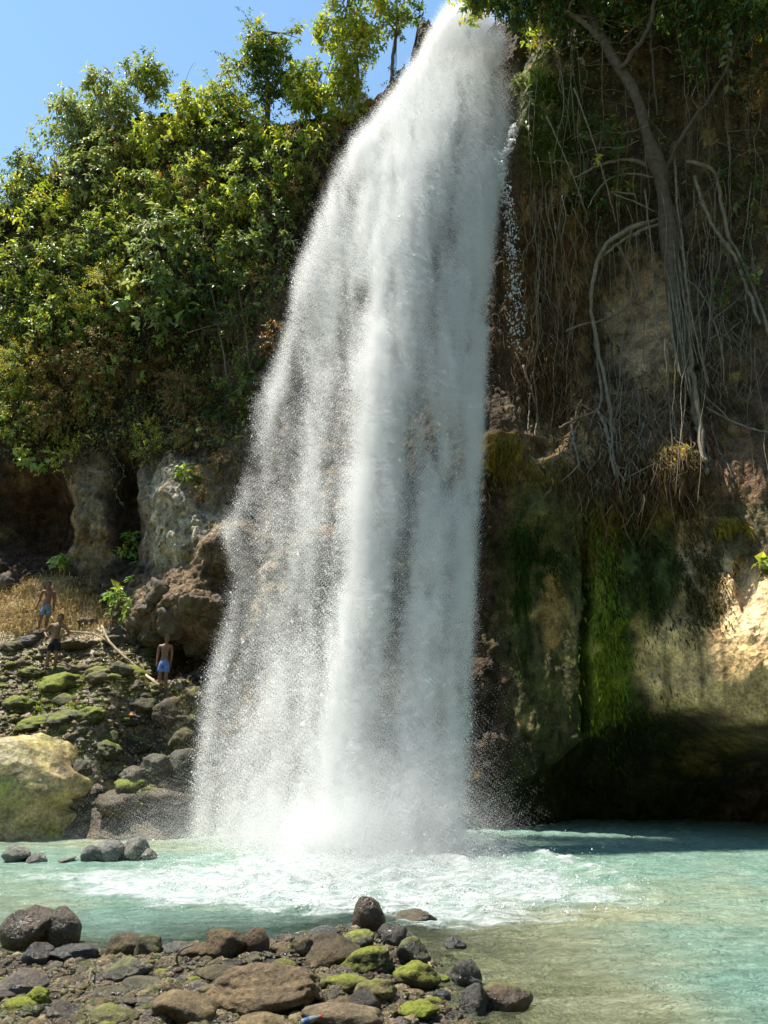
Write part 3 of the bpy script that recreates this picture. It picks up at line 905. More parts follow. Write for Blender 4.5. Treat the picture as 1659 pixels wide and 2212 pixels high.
# fine spray: round drops made from points
def spray(name, p, r, mat):
    me = bpy.data.meshes.new(name)
    me.vertices.add(len(p))
    me.vertices.foreach_set('co', np.asarray(p - FL, np.float32).ravel())
    a = me.attributes.new('drop_radius', 'FLOAT', 'POINT')
    a.data.foreach_set('value', np.asarray(r, np.float32))
    me.update()
    me.materials.append(mat)
    o = link(name, me, fall, kind='stuff')
    ng = bpy.data.node_groups.new(name, 'GeometryNodeTree')
    ng.interface.new_socket('Geometry', in_out='INPUT', socket_type='NodeSocketGeometry')
    ng.interface.new_socket('Geometry', in_out='OUTPUT', socket_type='NodeSocketGeometry')
    gi, go = ng.nodes.new('NodeGroupInput'), ng.nodes.new('NodeGroupOutput')
    mp_ = ng.nodes.new('GeometryNodeMeshToPoints')
    na = ng.nodes.new('GeometryNodeInputNamedAttribute')
    na.data_type = 'FLOAT'
    na.inputs['Name'].default_value = 'drop_radius'
    sm = ng.nodes.new('GeometryNodeSetMaterial')
    sm.inputs['Material'].default_value = mat
    ng.links.new(gi.outputs[0], mp_.inputs['Mesh'])
    ng.links.new(na.outputs['Attribute'], mp_.inputs['Radius'])
    ng.links.new(mp_.outputs[0], sm.inputs[0])
    g2i = ng.nodes.new('GeometryNodeGeometryToInstance')
    ng.links.new(sm.outputs[0], g2i.inputs[0])
    jn = ng.nodes.new('GeometryNodeJoinGeometry')
    for off in ((0, 0, 0), (0.037, 0.06, 0.053), (-0.041, -0.05, 0.029)):      # the same cloud three times, a few centimetres apart
        tf = ng.nodes.new('GeometryNodeTransform')
        tf.inputs['Translation'].default_value = off
        ng.links.new(g2i.outputs[0], tf.inputs[0])
        ng.links.new(tf.outputs[0], jn.inputs[0])
    ng.links.new(jn.outputs[0], go.inputs[0])
    md = o.modifiers.new('points', 'NODES')
    md.node_group = ng
    return o
ps, ds = sample_fall(3200000, 1.2, 11)
ps[:, :] += np.random.default_rng(12).normal(size=ps.shape) * np.array([0.045, 0.16, 0.06])
spray('fine_spray', ps, np.exp(g_.normal(math.log(0.00262), 0.36, len(ps))), M_spray)

# drifting mist round the foot of the fall
n = 520000
mx_ = np.r_[g_.normal(800, 130, n // 2), g_.normal(640, 190, n - n // 2)]
my_ = g_.normal(1862, 30, n) - 55 * (1 - sst(520, 700, mx_))
bse = on_z(mx_, np.clip(my_, 1770, 1935), 0.0)
hgt = g_.exponential(0.95, n) * (0.6 + 0.4 * np.exp(-((mx_ - 820) / 220) ** 2))
bse[:, 2] += hgt
bse[:, 0] += g_.normal(size=n) * 0.2
nzm = fbm(bse * np.array([0.7, 0.7, 0.9]), 3)
kp = (g_.random(n) < np.clip(0.5 + 1.2 * nzm, 0.05, 1) * (1 - sst(1.6, 3.0, bse[:, 0])))
spray('mist', bse[kp], np.full(kp.sum(), 0.0021), M_spray)
# ================================================================== STONES
def icosphere(sub):
    import bmesh
    bm = bmesh.new()
    bmesh.ops.create_icosphere(bm, subdivisions=sub, radius=1.0)
    V = np.array([v.co[:] for v in bm.verts]); F = np.array([[v.index for v in f.verts] for f in bm.faces])
    bm.free()
    return V, F
_ico = {k: icosphere(k) for k in (2, 3, 4, 5)}

def rock_mesh(seed, sub=3, kind='round', rough=0.10, mat=None):
    g = np.random.default_rng(seed)
    V, F = _ico[sub]
    V = V.copy()
    d = V.copy()
    r = np.ones(len(V))
    if kind == 'block':
        npl, lo, hi = 13, 0.52, 0.85
    elif kind == 'facet':
        npl, lo, hi = 9, 0.62, 0.95
    else:
        npl, lo, hi = 6, 0.82, 1.0
    for _ in range(npl):
        nrm = g.normal(size=3); nrm /= np.linalg.norm(nrm)
        h = g.uniform(lo, hi)
        c = d @ nrm
        rp = np.where(c > 0.05, h / np.maximum(c, 0.05), 9)
        # soft minimum keeps the arrises worn
        kk = 14.0
        r = -np.log(np.exp(-kk * r) + np.exp(-kk * np.minimum(rp, 3))) / kk
    V = d * r[:, None]
    off = g.uniform(-50, 50, 3)
    V = V * np.array([1, 1, 1])
    V *= (1 + rough * 1.6 * fbm(V * 1.3 + off, 3) + rough * 0.75 * fbm(V * 4 + off, 4) + rough * 0.5 * billow(V * 2.3 + off, 3) + rough * 0.32 * fbm(V * 9 + off, 2) - rough * 0.5 * np.clip(ridge(V * 2.2 + off, 2) - 0.55, 0, 1) * 1.5)[:, None]
    V -= (V.max(0) + V.min(0)) / 2
    V /= (V.max(0) - V.min(0)) / 2
    return V, F

# one material for dry stone, one for wet: colour in the object's colour, moss in its alpha
def mat_stone(name, rough, spec, bump, dark=1.0):
    m, nt, b, out = new_mat(name)
    L = nt.links.new
    oi = nd(nt, 'ShaderNodeObjectInfo')
    tc = nd(nt, 'ShaderNodeTexCoord')
    geo = nd(nt, 'ShaderNodeNewGeometry')
    off = nd(nt, 'ShaderNodeVectorMath', operation='MULTIPLY_ADD')
    L(oi.outputs['Random'], off.inputs[0])
    off.inputs[1].default_value = (37, 91, 53)
    L(geo.outputs['Position'], off.inputs[2])
    n1 = nd(nt, 'ShaderNodeTexNoise', i_Scale=4.5, i_Detail=9.0, i_Roughness=0.68)
    n2 = nd(nt, 'ShaderNodeTexNoise', i_Scale=28.0, i_Detail=6.0, i_Roughness=0.7)
    n3 = nd(nt, 'ShaderNodeTexNoise', i_Scale=2.2, i_Detail=7.0, i_Roughness=0.7)
    for n in (n1, n2, n3):
        L(off.outputs[0], n.inputs['Vector'])
    r1 = ramp(nt, [(0.3, (0.20 * dark, 0.20 * dark, 0.165 * dark)), (0.5, (0.60 * dark, 0.60 * dark, 0.52 * dark)), (0.72, (1.02 * dark, 1.0 * dark, 0.86 * dark))])
    L(n1.outputs[0], r1.inputs[0])
    mx = mixc(nt, 'MULTIPLY', 1.0)
    L(oi.outputs['Color'], mx.inputs[6]); L(r1.outputs[0], mx.inputs[7])
    r2 = ramp(nt, [(0.33, (0.42, 0.42, 0.42)), (0.62, (1.3, 1.3, 1.3))])
    L(n2.outputs[0], r2.inputs[0])
    mx2 = mixc(nt, 'MULTIPLY', 0.9)
    L(mx.outputs[2], mx2.inputs[6]); L(r2.outputs[0], mx2.inputs[7])
    sep = nd(nt, 'ShaderNodeSeparateXYZ')
    L(geo.outputs['Normal'], sep.inputs[0])
    ma = nd(nt, 'ShaderNodeMath', operation='MULTIPLY_ADD', i_1=0.42, i_2=0.0)
    L(sep.outputs[2], ma.inputs[0])
    mb_ = nd(nt, 'ShaderNodeMath', operation='MULTIPLY_ADD', i_1=1.3)
    L(n3.outputs[0], mb_.inputs[0]); L(ma.outputs[0], mb_.inputs[2])
    mc = nd(nt, 'ShaderNodeMath', operation='ADD')
    L(mb_.outputs[0], mc.inputs[0]); L(oi.outputs['Alpha'], mc.inputs[1])
    mr = nd(nt, 'ShaderNodeMapRange', i_1=1.25, i_2=1.55)
    L(mc.outputs[0], mr.inputs[0])
    mossc = ramp(nt, [(0.3, (0.06, 0.075, 0.012)), (0.55, (0.17, 0.19, 0.02)), (0.75, (0.30, 0.31, 0.035))])
    L(n2.outputs[0], mossc.inputs[0])
    mx3 = mixc(nt)
    L(mr.outputs[0], mx3.inputs[0]); L(mx2.outputs[2], mx3.inputs[6]); L(mossc.outputs[0], mx3.inputs[7])
    L(mx3.outputs[2], b.inputs['Base Color'])
    rr = ramp(nt, [(0.4, (rough,) * 3), (0.65, (min(1, rough + 0.25),) * 3)])
    L(n1.outputs[0], rr.inputs[0])
    mx4 = mixc(nt)
    L(mr.outputs[0], mx4.inputs[0]); L(rr.outputs[0], mx4.inputs[6]); mx4.inputs[7].default_value = (0.85, 0.85, 0.85, 1)
    L(mx4.outputs[2], b.inputs['Roughness'])
    b.inputs['Specular IOR Level'].default_value = spec
    ad = nd(nt, 'ShaderNodeMath', operation='MULTIPLY_ADD', i_1=0.35)
    L(n2.outputs[0], ad.inputs[0]); L(n1.outputs[0], ad.inputs[2])
    bp = nd(nt, 'ShaderNodeBump', i_Strength=bump, i_Distance=0.07)
    L(ad.outputs[0], bp.inputs['Height']); L(bp.outputs[0], b.inputs['Normal'])
    return m
M_dry = mat_stone('dry_stone', 0.62, 0.35, 1.0)
M_damp = mat_stone('damp_stone', 0.48, 0.4, 1.0, 0.9)
M_wet = mat_stone('wet_stone', 0.20, 0.6, 0.9, 0.72)

def rock(name, label, cat, mesh, loc, size, rz, col, moss, group=None):
    o = link(name, mesh, None, loc, label=label, category=cat, group=group)
    o.scale = size
    o.rotation_euler = (random.uniform(-0.12, 0.12), random.uniform(-0.12, 0.12), rz)
    o.color = (*col, moss)
    return o

def meshes_of(mat, specs):
    out_ = []
    for i, (sd_, sub, kd, rg) in enumerate(specs):
        V, F = rock_mesh(sd_, sub, kd, rg)
        out_.append(mesh_np('stone', V, [F], mat=mat))
    return out_
def hero(seed, sub, kind, rough, mat):
    V, F = rock_mesh(seed, sub, kind, rough)
    return mesh_np('stone', V, [F], mat=mat)

BR = (0.13, 0.082, 0.042); DK = (0.075, 0.055, 0.036); GY = (0.15, 0.135, 0.12); OL = (0.19, 0.165, 0.075); TN = (0.30, 0.245, 0.145); DG = (0.09, 0.09, 0.09); PL = (0.36, 0.33, 0.26)
# px centre, py of the foot, width, height (display pixels), depth ratio, shape, sub, roughness, material, colour, moss, seed, rz, label
_near = [
    (60, 2052, 106, 92, 0.9, 'facet', 4, 0.10, 'w', BR, 0.0, 12, 0.4, 'big wet brown chipped boulder, left one of the leaning pair at the shoreline'),
    (131, 2046, 70, 80, 0.9, 'round', 4, 0.05, 'w', BR, 0.0, 31, 0.2, 'smooth egg-shaped wet brown boulder leaning on the bigger chipped boulder'),
    (78, 2087, 56, 48, 0.9, 'facet', 4, 0.08, 'w', DK, 0.0, 33, 1.2, 'small dark pointed stone in front of the leaning pair of boulders'),
    (152, 2080, 92, 38, 1.0, 'facet', 4, 0.12, 'w', (0.10, 0.095, 0.095), 0.0, 41, 0.1, 'flat glistening grey stone just right of the egg-shaped boulder'),
    (266, 2068, 66, 50, 0.8, 'facet', 4, 0.10, 'd', (0.17, 0.13, 0.075), 0.12, 51, 0.5, 'low brown block with pale top, left half of the touching pair at the shoreline'),
    (318, 2070, 50, 46, 0.8, 'block', 4, 0.10, 'd', (0.12, 0.105, 0.06), 0.3, 52, 0.2, 'greenish block stone with rounded top, right half of the touching pair at the shoreline'),
    (378, 2066, 58, 34, 0.8, 'facet', 4, 0.10, 'w', GY, 0.1, 53, 0.2, 'low wet grey slab touching the twig at the shoreline'),
    (428, 2078, 74, 44, 0.9, 'round', 4, 0.12, 'd', (0.17, 0.12, 0.07), 0.1, 54, 0.3, 'sloping brown boulder behind the craggy peaked one on the shore'),
    (487, 2074, 84, 62, 0.8, 'block', 4, 0.14, 'd', (0.15, 0.105, 0.06), 0.15, 55, 0.8, 'craggy peaked brown boulder with black shaded front on the shore'),
    (552, 2066, 50, 56, 0.9, 'round', 4, 0.05, 'd', (0.17, 0.11, 0.065), 0.0, 56, 0.1, 'smooth dome-shaped brown stone beside the craggy peaked boulder'),
    (796, 2012, 62, 74, 0.9, 'facet', 4, 0.06, 'w', BR, 0.02, 57, 0.3, 'pointed cone-shaped brown boulder standing at the tip of the stony spit'),
    (700, 2030, 56, 34, 1.0, 'round', 4, 0.08, 'w', DG, 0.0, 58, 0.3, 'dark wet rounded stone at the water edge left of the cone-shaped boulder'),
    (560, 2192, 222, 112, 0.75, 'facet', 5, 0.10, 'd', (0.235, 0.165, 0.10), -0.3, 61, 0.1, 'largest tan boulder with a flat sunlit top and black undercut front'),
    (395, 2215, 118, 66, 0.8, 'block', 4, 0.10, 'd', (0.21, 0.155, 0.09), -0.1, 62, 0.6, 'angular brown boulder with sharp dark front, left of the largest tan boulder'),
    (738, 2235, 150, 66, 0.8, 'facet', 4, 0.10, 'd', (0.24, 0.18, 0.12), -0.2, 63, 0.4, 'grey brown boulder cut by the bottom edge, right of the litter bottle'),
    (712, 2090, 140, 74, 0.8, 'block', 4, 0.14, 'd', (0.115, 0.085, 0.05), 0.12, 64, 0.2, 'jagged dark overhanging boulder in the middle of the spit'),
    (790, 2105, 100, 60, 0.75, 'facet', 4, 0.10, 'd', (0.08, 0.07, 0.035), 0.5, 65, -0.3, 'boulder with a bright green mossy cap and black side, beside the jagged dark one'),
    (770, 2052, 70, 44, 0.8, 'facet', 4, 0.10, 'w', (0.09, 0.075, 0.045), 0.38, 66, 0.2, 'low stone with green weed on top behind the jagged dark boulder'),
    (892, 2082, 66, 56, 0.9, 'block', 4, 0.10, 'w', (0.08, 0.07, 0.04), 0.42, 67, 0.5, 'squarish stone with green top standing in the shallows right of the spit'),
    (1008, 2128, 58, 52, 0.9, 'block', 4, 0.12, 'w', (0.08, 0.075, 0.06), 0.25, 68, 0.2, 'ribbed wet grey stone in the shallows, glittering on its side'),
    (1090, 2188, 108, 66, 0.85, 'facet', 4, 0.08, 'w', (0.14, 0.09, 0.045), 0.36, 69, 0.3, 'domed stone with orange crown and bright green skirt in the shallows'),
    (1030, 2200, 60, 64, 0.9, 'block', 4, 0.14, 'w', (0.07, 0.06, 0.05), 0.0, 70, 0.9, 'dark glittering upright stone left of the domed orange and green stone'),
    (900, 2135, 88, 56, 0.75, 'facet', 4, 0.10, 'd', (0.11, 0.10, 0.03), 0.5, 71, -0.4, 'pointed mossy stone with shaded left side at the shallow inlet'),
    (984, 2052, 42, 28, 0.9, 'facet', 4, 0.12, 'w', DG, 0.0, 72, 0.3, 'lone small black stone splashed by the current'),
    (898, 1998, 80, 22, 0.9, 'facet', 4, 0.10, 'w', (0.14, 0.11, 0.06), 0.0, 73, 0.1, 'flat brown rock awash in the pool behind the cone-shaped boulder'),
    (846, 2046, 60, 50, 0.9, 'facet', 4, 0.12, 'w', (0.06, 0.05, 0.035), 0.15, 74, 0.4, 'black wet stone at the right edge of the spit'),
    (875, 2034, 40, 24, 0.9, 'facet', 4, 0.12, 'w', DG, 0.0, 75, 0.2, 'small black wet stone just beyond the right edge of the spit'),
    (690, 2142, 78, 40, 0.85, 'round', 4, 0.08, 'd', (0.18, 0.16, 0.07), 0.2, 76, 0.3, 'oval olive stone below the jagged dark boulder'),
    (752, 2150, 86, 46, 0.85, 'round', 4, 0.12, 'd', (0.17, 0.155, 0.05), 0.45, 77, 0.2, 'lumpy yellow green stone below the jagged dark boulder'),
    (480, 2132, 94, 52, 0.9, 'facet', 4, 0.12, 'd', (0.14, 0.11, 0.06), 0.2, 78, 0.7, 'olive brown stone behind the largest tan boulder on its left'),
    (272, 2122, 96, 54, 0.85, 'block', 4, 0.12, 'w', (0.13, 0.11, 0.06), 0.25, 79, 0.2, 'brown wedge stone with a dark front in the wet rubble at left'),
    (48, 2155, 96, 60, 0.85, 'block', 4, 0.10, 'w', (0.17, 0.13, 0.10), 0.05, 80, 0.5, 'reddish grey stone at the left margin with a glistening edge'),
    (80, 2180, 44, 44, 1.0, 'round', 4, 0.16, 'd', (0.10, 0.12, 0.02), 0.8, 81, 0.1, 'small stone furred all over with bright lime moss'),
    (36, 2200, 70, 44, 1.0, 'round', 4, 0.12, 'd', (0.12, 0.12, 0.04), 0.5, 82, 0.1, 'dark green mossy stone at the left margin below the reddish grey one'),
    (240, 2222, 96, 52, 0.9, 'round', 4, 0.10, 'd', (0.22, 0.20, 0.09), 0.25, 83, 0.2, 'pale olive boulder cut by the bottom edge at left'),
    (240, 2165, 76, 34, 0.9, 'facet', 4, 0.10, 'w', (0.17, 0.14, 0.075), 0.0, 84, 0.4, 'long wet tan stone lying in the rubble above the pale olive boulder'),
    (310, 2148, 80, 40, 0.9, 'round', 4, 0.10, 'w', (0.16, 0.14, 0.07), 0.1, 85, 0.4, 'rounded shiny olive stone left of the angular brown boulder'),
    (640, 2222, 46, 34, 0.9, 'round', 4, 0.06, 'd', TN, -0.4, 86, 0.4, 'pale tan cobble below the largest boulder'),
    (565, 2232, 90, 44, 0.9, 'round', 4, 0.06, 'd', (0.30, 0.22, 0.12), -0.4, 87, 0.4, 'smooth warm tan cobble cut by the bottom edge under the largest boulder'),
    (812, 2166, 80, 52, 0.9, 'round', 4, 0.12, 'd', (0.24, 0.20, 0.09), 0.3, 88, 0.4, 'yellowish rough stone behind the grey brown boulder at the bottom edge'),
    (900, 2205, 84, 44, 0.9, 'facet', 4, 0.16, 'd', (0.13, 0.14, 0.03), 0.8, 89, 0.4, 'flat stone thick with bright green weed at the tip of the lower shore'),
    (652, 2062, 46, 36, 0.9, 'facet', 4, 0.12, 'd', (0.14, 0.11, 0.06), 0.2, 90, 0.4, 'small rough brown stone midway between the dome-shaped stone and the spit'),
    (618, 2112, 52, 40, 0.9, 'facet', 4, 0.12, 'd', (0.15, 0.13, 0.06), 0.35, 91, 0.4, 'mossy olive stone leaning behind the top of the largest boulder'),
    (955, 2165, 34, 26, 0.9, 'round', 4, 0.08, 'w', DG, 0, 92, 0.4, 'small smooth grey pebble awash by the shallow inlet'),
]
for (px, py, w, h, dr, kd, sub, rg, mt, col, moss, sd_, rz, lab) in _near:
    p = on_z(px, py, 0.06 if inside_shore(*on_z(px, py, 0.06)[:2]) else -0.02)
    z0 = float(bed_z(p[0], p[1]))
    if inside_shore(p[0], p[1]):
        p = on_z(px, py, z0)
    sc = p[1] * 1.03 / FPX
    W = w * sc / 2
    D = W * dr * 0.85
    H = 1.15 * max((h * sc / 2 - 0.30 * D) / 0.9, 0.3 * W)
    loc = (p[0] * (p[1] + D * 0.6) / p[1], p[1] + D * 0.6, p[2] + H * 0.6)
    me = hero(sd_, sub, kd, rg * 1.35, M_wet if mt == 'w' else M_dry)
    rock('boulder' if w > 90 else 'stone', lab, 'boulder' if w > 90 else 'stone', me, loc, (W * 1.03, D, H * 1.03), rz * 0.3, col, moss)

# grey rocks awash at the far left of the pool
for (px, py, w, h, sd_, lab) in [(22, 1863, 60, 34, 101, 'grey rock awash at the left margin of the pool'), (70, 1864, 48, 20, 102, 'low grey rock awash beside the left margin rock'), (190, 1862, 42, 34, 103, 'rounded grey rock awash, left in the middle pair'),
                                (228, 1860, 56, 40, 104, 'humped grey rock awash touching the rounded one'), (276, 1858, 66, 46, 105, 'largest pale grey rock standing out of the white foam'), (318, 1858, 30, 22, 106, 'small grey rock half buried in foam right of the pale one'), (140, 1862, 30, 8, 107, 'nearly drowned flat grey rock between the awash groups')]:
    p = on_z(px, py, 0.0)
    sc = p[1] * 1.03 / FPX
    W, H = w * sc / 2, h * sc / 2
    rock('river_rock', lab, 'rock', hero(sd_, 4, ['facet', 'block'][sd_ % 2], 0.17, M_damp if sd_ % 3 else M_dry), (p[0], p[1] + W * 0.7, H * 0.5), (W * 1.08, W * 0.9, H * 1.25), 0.3 * sd_, (0.25, 0.245, 0.24), -0.6)

# countless stones of the shore: the larger ones as stones of their own, in three sorts
v_d = meshes_of(M_dry, [(201 + i, 3, ['facet', 'facet', 'block'][i % 3], 0.17 + 0.03 * (i % 3)) for i in range(9)])
v_w = meshes_of(M_wet, [(231 + i, 3, ['facet', 'block', 'facet'][i % 3], 0.16 + 0.03 * (i % 3)) for i in range(9)])
gs = np.random.default_rng(55)
placed = [(o.location.x, o.location.y, max(o.scale.x, o.scale.y)) for o in C.objects if o.name.startswith(('boulder', 'stone'))]
cnt = 0
tries = 0
while cnt < 300 and tries < 9000:
    tries += 1
    px, py = gs.uniform(-60, 1080), gs.uniform(2015, 2275)
    p = on_z(px, py, 0.1)
    x, y = p[0], p[1]
    if not bool(inside_shore(x, y)) and not (seg_dist(x, y, _shore) < 0.25 and gs.random() < 0.5):
        continue
    r = float(np.exp(gs.normal(math.log(0.045), 0.55)))
    r = min(r, 0.15)
    if any((x - a) ** 2 + (y - b) ** 2 < (0.72 * (r + c)) ** 2 for a, b, c in placed):
        continue
    placed.append((x, y, r))
    z = float(bed_z(x, y))
    t = gs.random()
    if t < 0.5:
        me, col, moss, lab, grp = v_w[cnt % 9], [BR, DK, (0.12, 0.09, 0.06), (0.15, 0.12, 0.065)][gs.integers(4)], gs.uniform(-0.3, 0.15), 'small dark wet cobble in the rubble of the near shore', 'wet cobbles of the near shore'
    elif t < 0.75:
        me, col, moss, lab, grp = v_d[cnt % 9], [OL, (0.15, 0.135, 0.05), (0.11, 0.095, 0.04)][gs.integers(3)], gs.uniform(0.15, 0.55), 'small green mossy cobble in the rubble of the near shore', 'mossy cobbles of the near shore'
    else:
        me, col, moss, lab, grp = v_d[cnt % 9], [(0.22, 0.165, 0.085), (0.2, 0.145, 0.08), (0.17, 0.13, 0.07)][gs.integers(3)], gs.uniform(-0.5, 0.0), 'small dry tan cobble in the rubble of the near shore', 'tan cobbles of the near shore'
    hh = gs.uniform(0.4, 0.75)
    rock('cobble', lab, 'cobble', me, (x, y, z + r * hh * 0.45), (r * gs.uniform(0.9, 1.35), r, r * hh), gs.uniform(0, 6.28), col, moss, grp)
    cnt += 1

# pebbles: one mass
def pebble_mass(name, pts, rad, cols, mat, flat=(0.45, 0.8), seed=1):
    g = np.random.default_rng(seed)
    bases = []
    for i in range(6):
        V0, F0 = _ico[2] if False else icosphere(1)
        V0 = V0 * (1 + 0.22 * g.normal(size=(len(V0), 1)))
        bases.append(V0)
    n = len(pts)
    bi = g.integers(0, 6, n)
    B = np.stack(bases)[bi]
    a = g.uniform(0, 6.28, n)
    S = np.stack([rad * g.uniform(0.9, 1.5, n), rad, rad * g.uniform(*flat, n)], -1)
    B = B * S[:, None]
    ca, sa = np.cos(a)[:, None], np.sin(a)[:, None]
    B = np.stack([B[..., 0] * ca - B[..., 1] * sa, B[..., 0] * sa + B[..., 1] * ca, B[..., 2]], -1)
    V = (B + pts[:, None]).reshape(-1, 3)
    k = len(bases[0])
    F = (np.arange(n)[:, None, None] * k + F0[None]).reshape(-1, 3)
    return mesh_np(name, V, [F], np.repeat(cols, k, 0), smooth=True, mat=mat)
M_peb = mat_terrain('pebbles', 0.42, 0.6, 14.0, 0.5, 0.28)
n = 24000
ppx, ppy = gs.uniform(-120, 1100, n), 2000 + 290 * gs.random(n)
pp = on_z(ppx, ppy, 0.08)
kp = inside_shore(pp[:, 0], pp[:, 1]) | (seg_dist(pp[:, 0], pp[:, 1], _shore) < 0.45)
pp = pp[kp]
pp = pp[gs.random(len(pp)) < np.clip(0.35 + fbm(pp * np.array([1.5, 1.5, 0]), 2) * 1.2, 0.08, 1)]
pp[:, 2] = bed_z(pp[:, 0], pp[:, 1]) + 0.005
pr = np.minimum(np.exp(gs.normal(math.log(0.028), 0.5, len(pp))), 0.08)
pal = np.array([(0.13, 0.09, 0.045), (0.09, 0.065, 0.036), (0.19, 0.14, 0.075), (0.13, 0.115, 0.045), (0.09, 0.09, 0.024), (0.13, 0.105, 0.08), (0.25, 0.19, 0.105)])
link('gravel', pebble_mass('gravel', pp, pr, 0.8 * pal[gs.integers(0, 7, len(pp))], M_peb), kind='stuff')

# ------------------------------------------------------------------ stones of the left bank
M_tanb = mat_terrain('flowstone', 0.6, 0.55, 2.0, 0.35, 0.15)
V0, F0 = rock_mesh(303, 5, 'facet', 0.10)
bb0, bb1 = on_z(-250, 1817), on_z(225, 1808)
cx_, cy_ = (bb0[0] + bb1[0]) / 2, (bb0[1] + bb1[1]) / 2 + 0.9
W = abs(bb1[0] - bb0[0]) / 2
V1 = V0 * np.array([W * 1.02, 1.5, 1.6])
V1[:, 2] *= np.where(V1[:, 2] > 0, np.interp(V1[:, 0] / W, [-1, 0, 0.12, 0.45, 0.7, 1], [1, 1, 1, 0.84, 0.6, 0.35]), 1)
nb_ = fbm(V1 * 1.3, 4)
ledge = sst(0.1, 0.5, ridge(V1 * np.array([0.9, 0.9, 2.2]) + 4, 3))
V1 = V1 + (V0 / np.linalg.norm(V0, axis=1)[:, None]) * (0.16 * ledge + 0.08 * fbm(V1 * 4, 3))[:, None]
cb = np.array((0.31, 0.235, 0.125)) * (1 + 0.4 * nb_)[:, None]
g1 = (sst(-0.1, 0.3, fbm(V1 * 0.9 + 8, 4) + 0.25 * (V1[:, 2] > 0.2)) * 0.55)[:, None]
cb = cb * (1 - g1) + np.array((0.27, 0.24, 0.065)) * g1
g2 = (sst(0.0, 0.3, fbm(V1 * np.array([0.9, 0.9, 1.9]) + 3, 4) - 0.13) * 0.6)[:, None]
cb = cb * (1 - g2) + np.array((0.20, 0.27, 0.02)) * g2
me = mesh_np('boulder', V1, [F0], cb, mat=M_tanb)
link('boulder', me, None, (cx_, cy_, 0.45), label='huge tan and yellow green boulder at the pool edge on the left', category='boulder')
# darker wet boulder to its right
me = hero(304, 5, 'facet', 0.12, M_wet)
p = on_z(300, 1792)
rock('boulder', 'dark brown wet boulder between the huge tan one and the falling water', 'boulder', me, (p[0] - 0.05, p[1] + 1.1, 0.25), (1.45, 1.2, 1.0), 0.3, (0.16, 0.11, 0.065), 0.05)

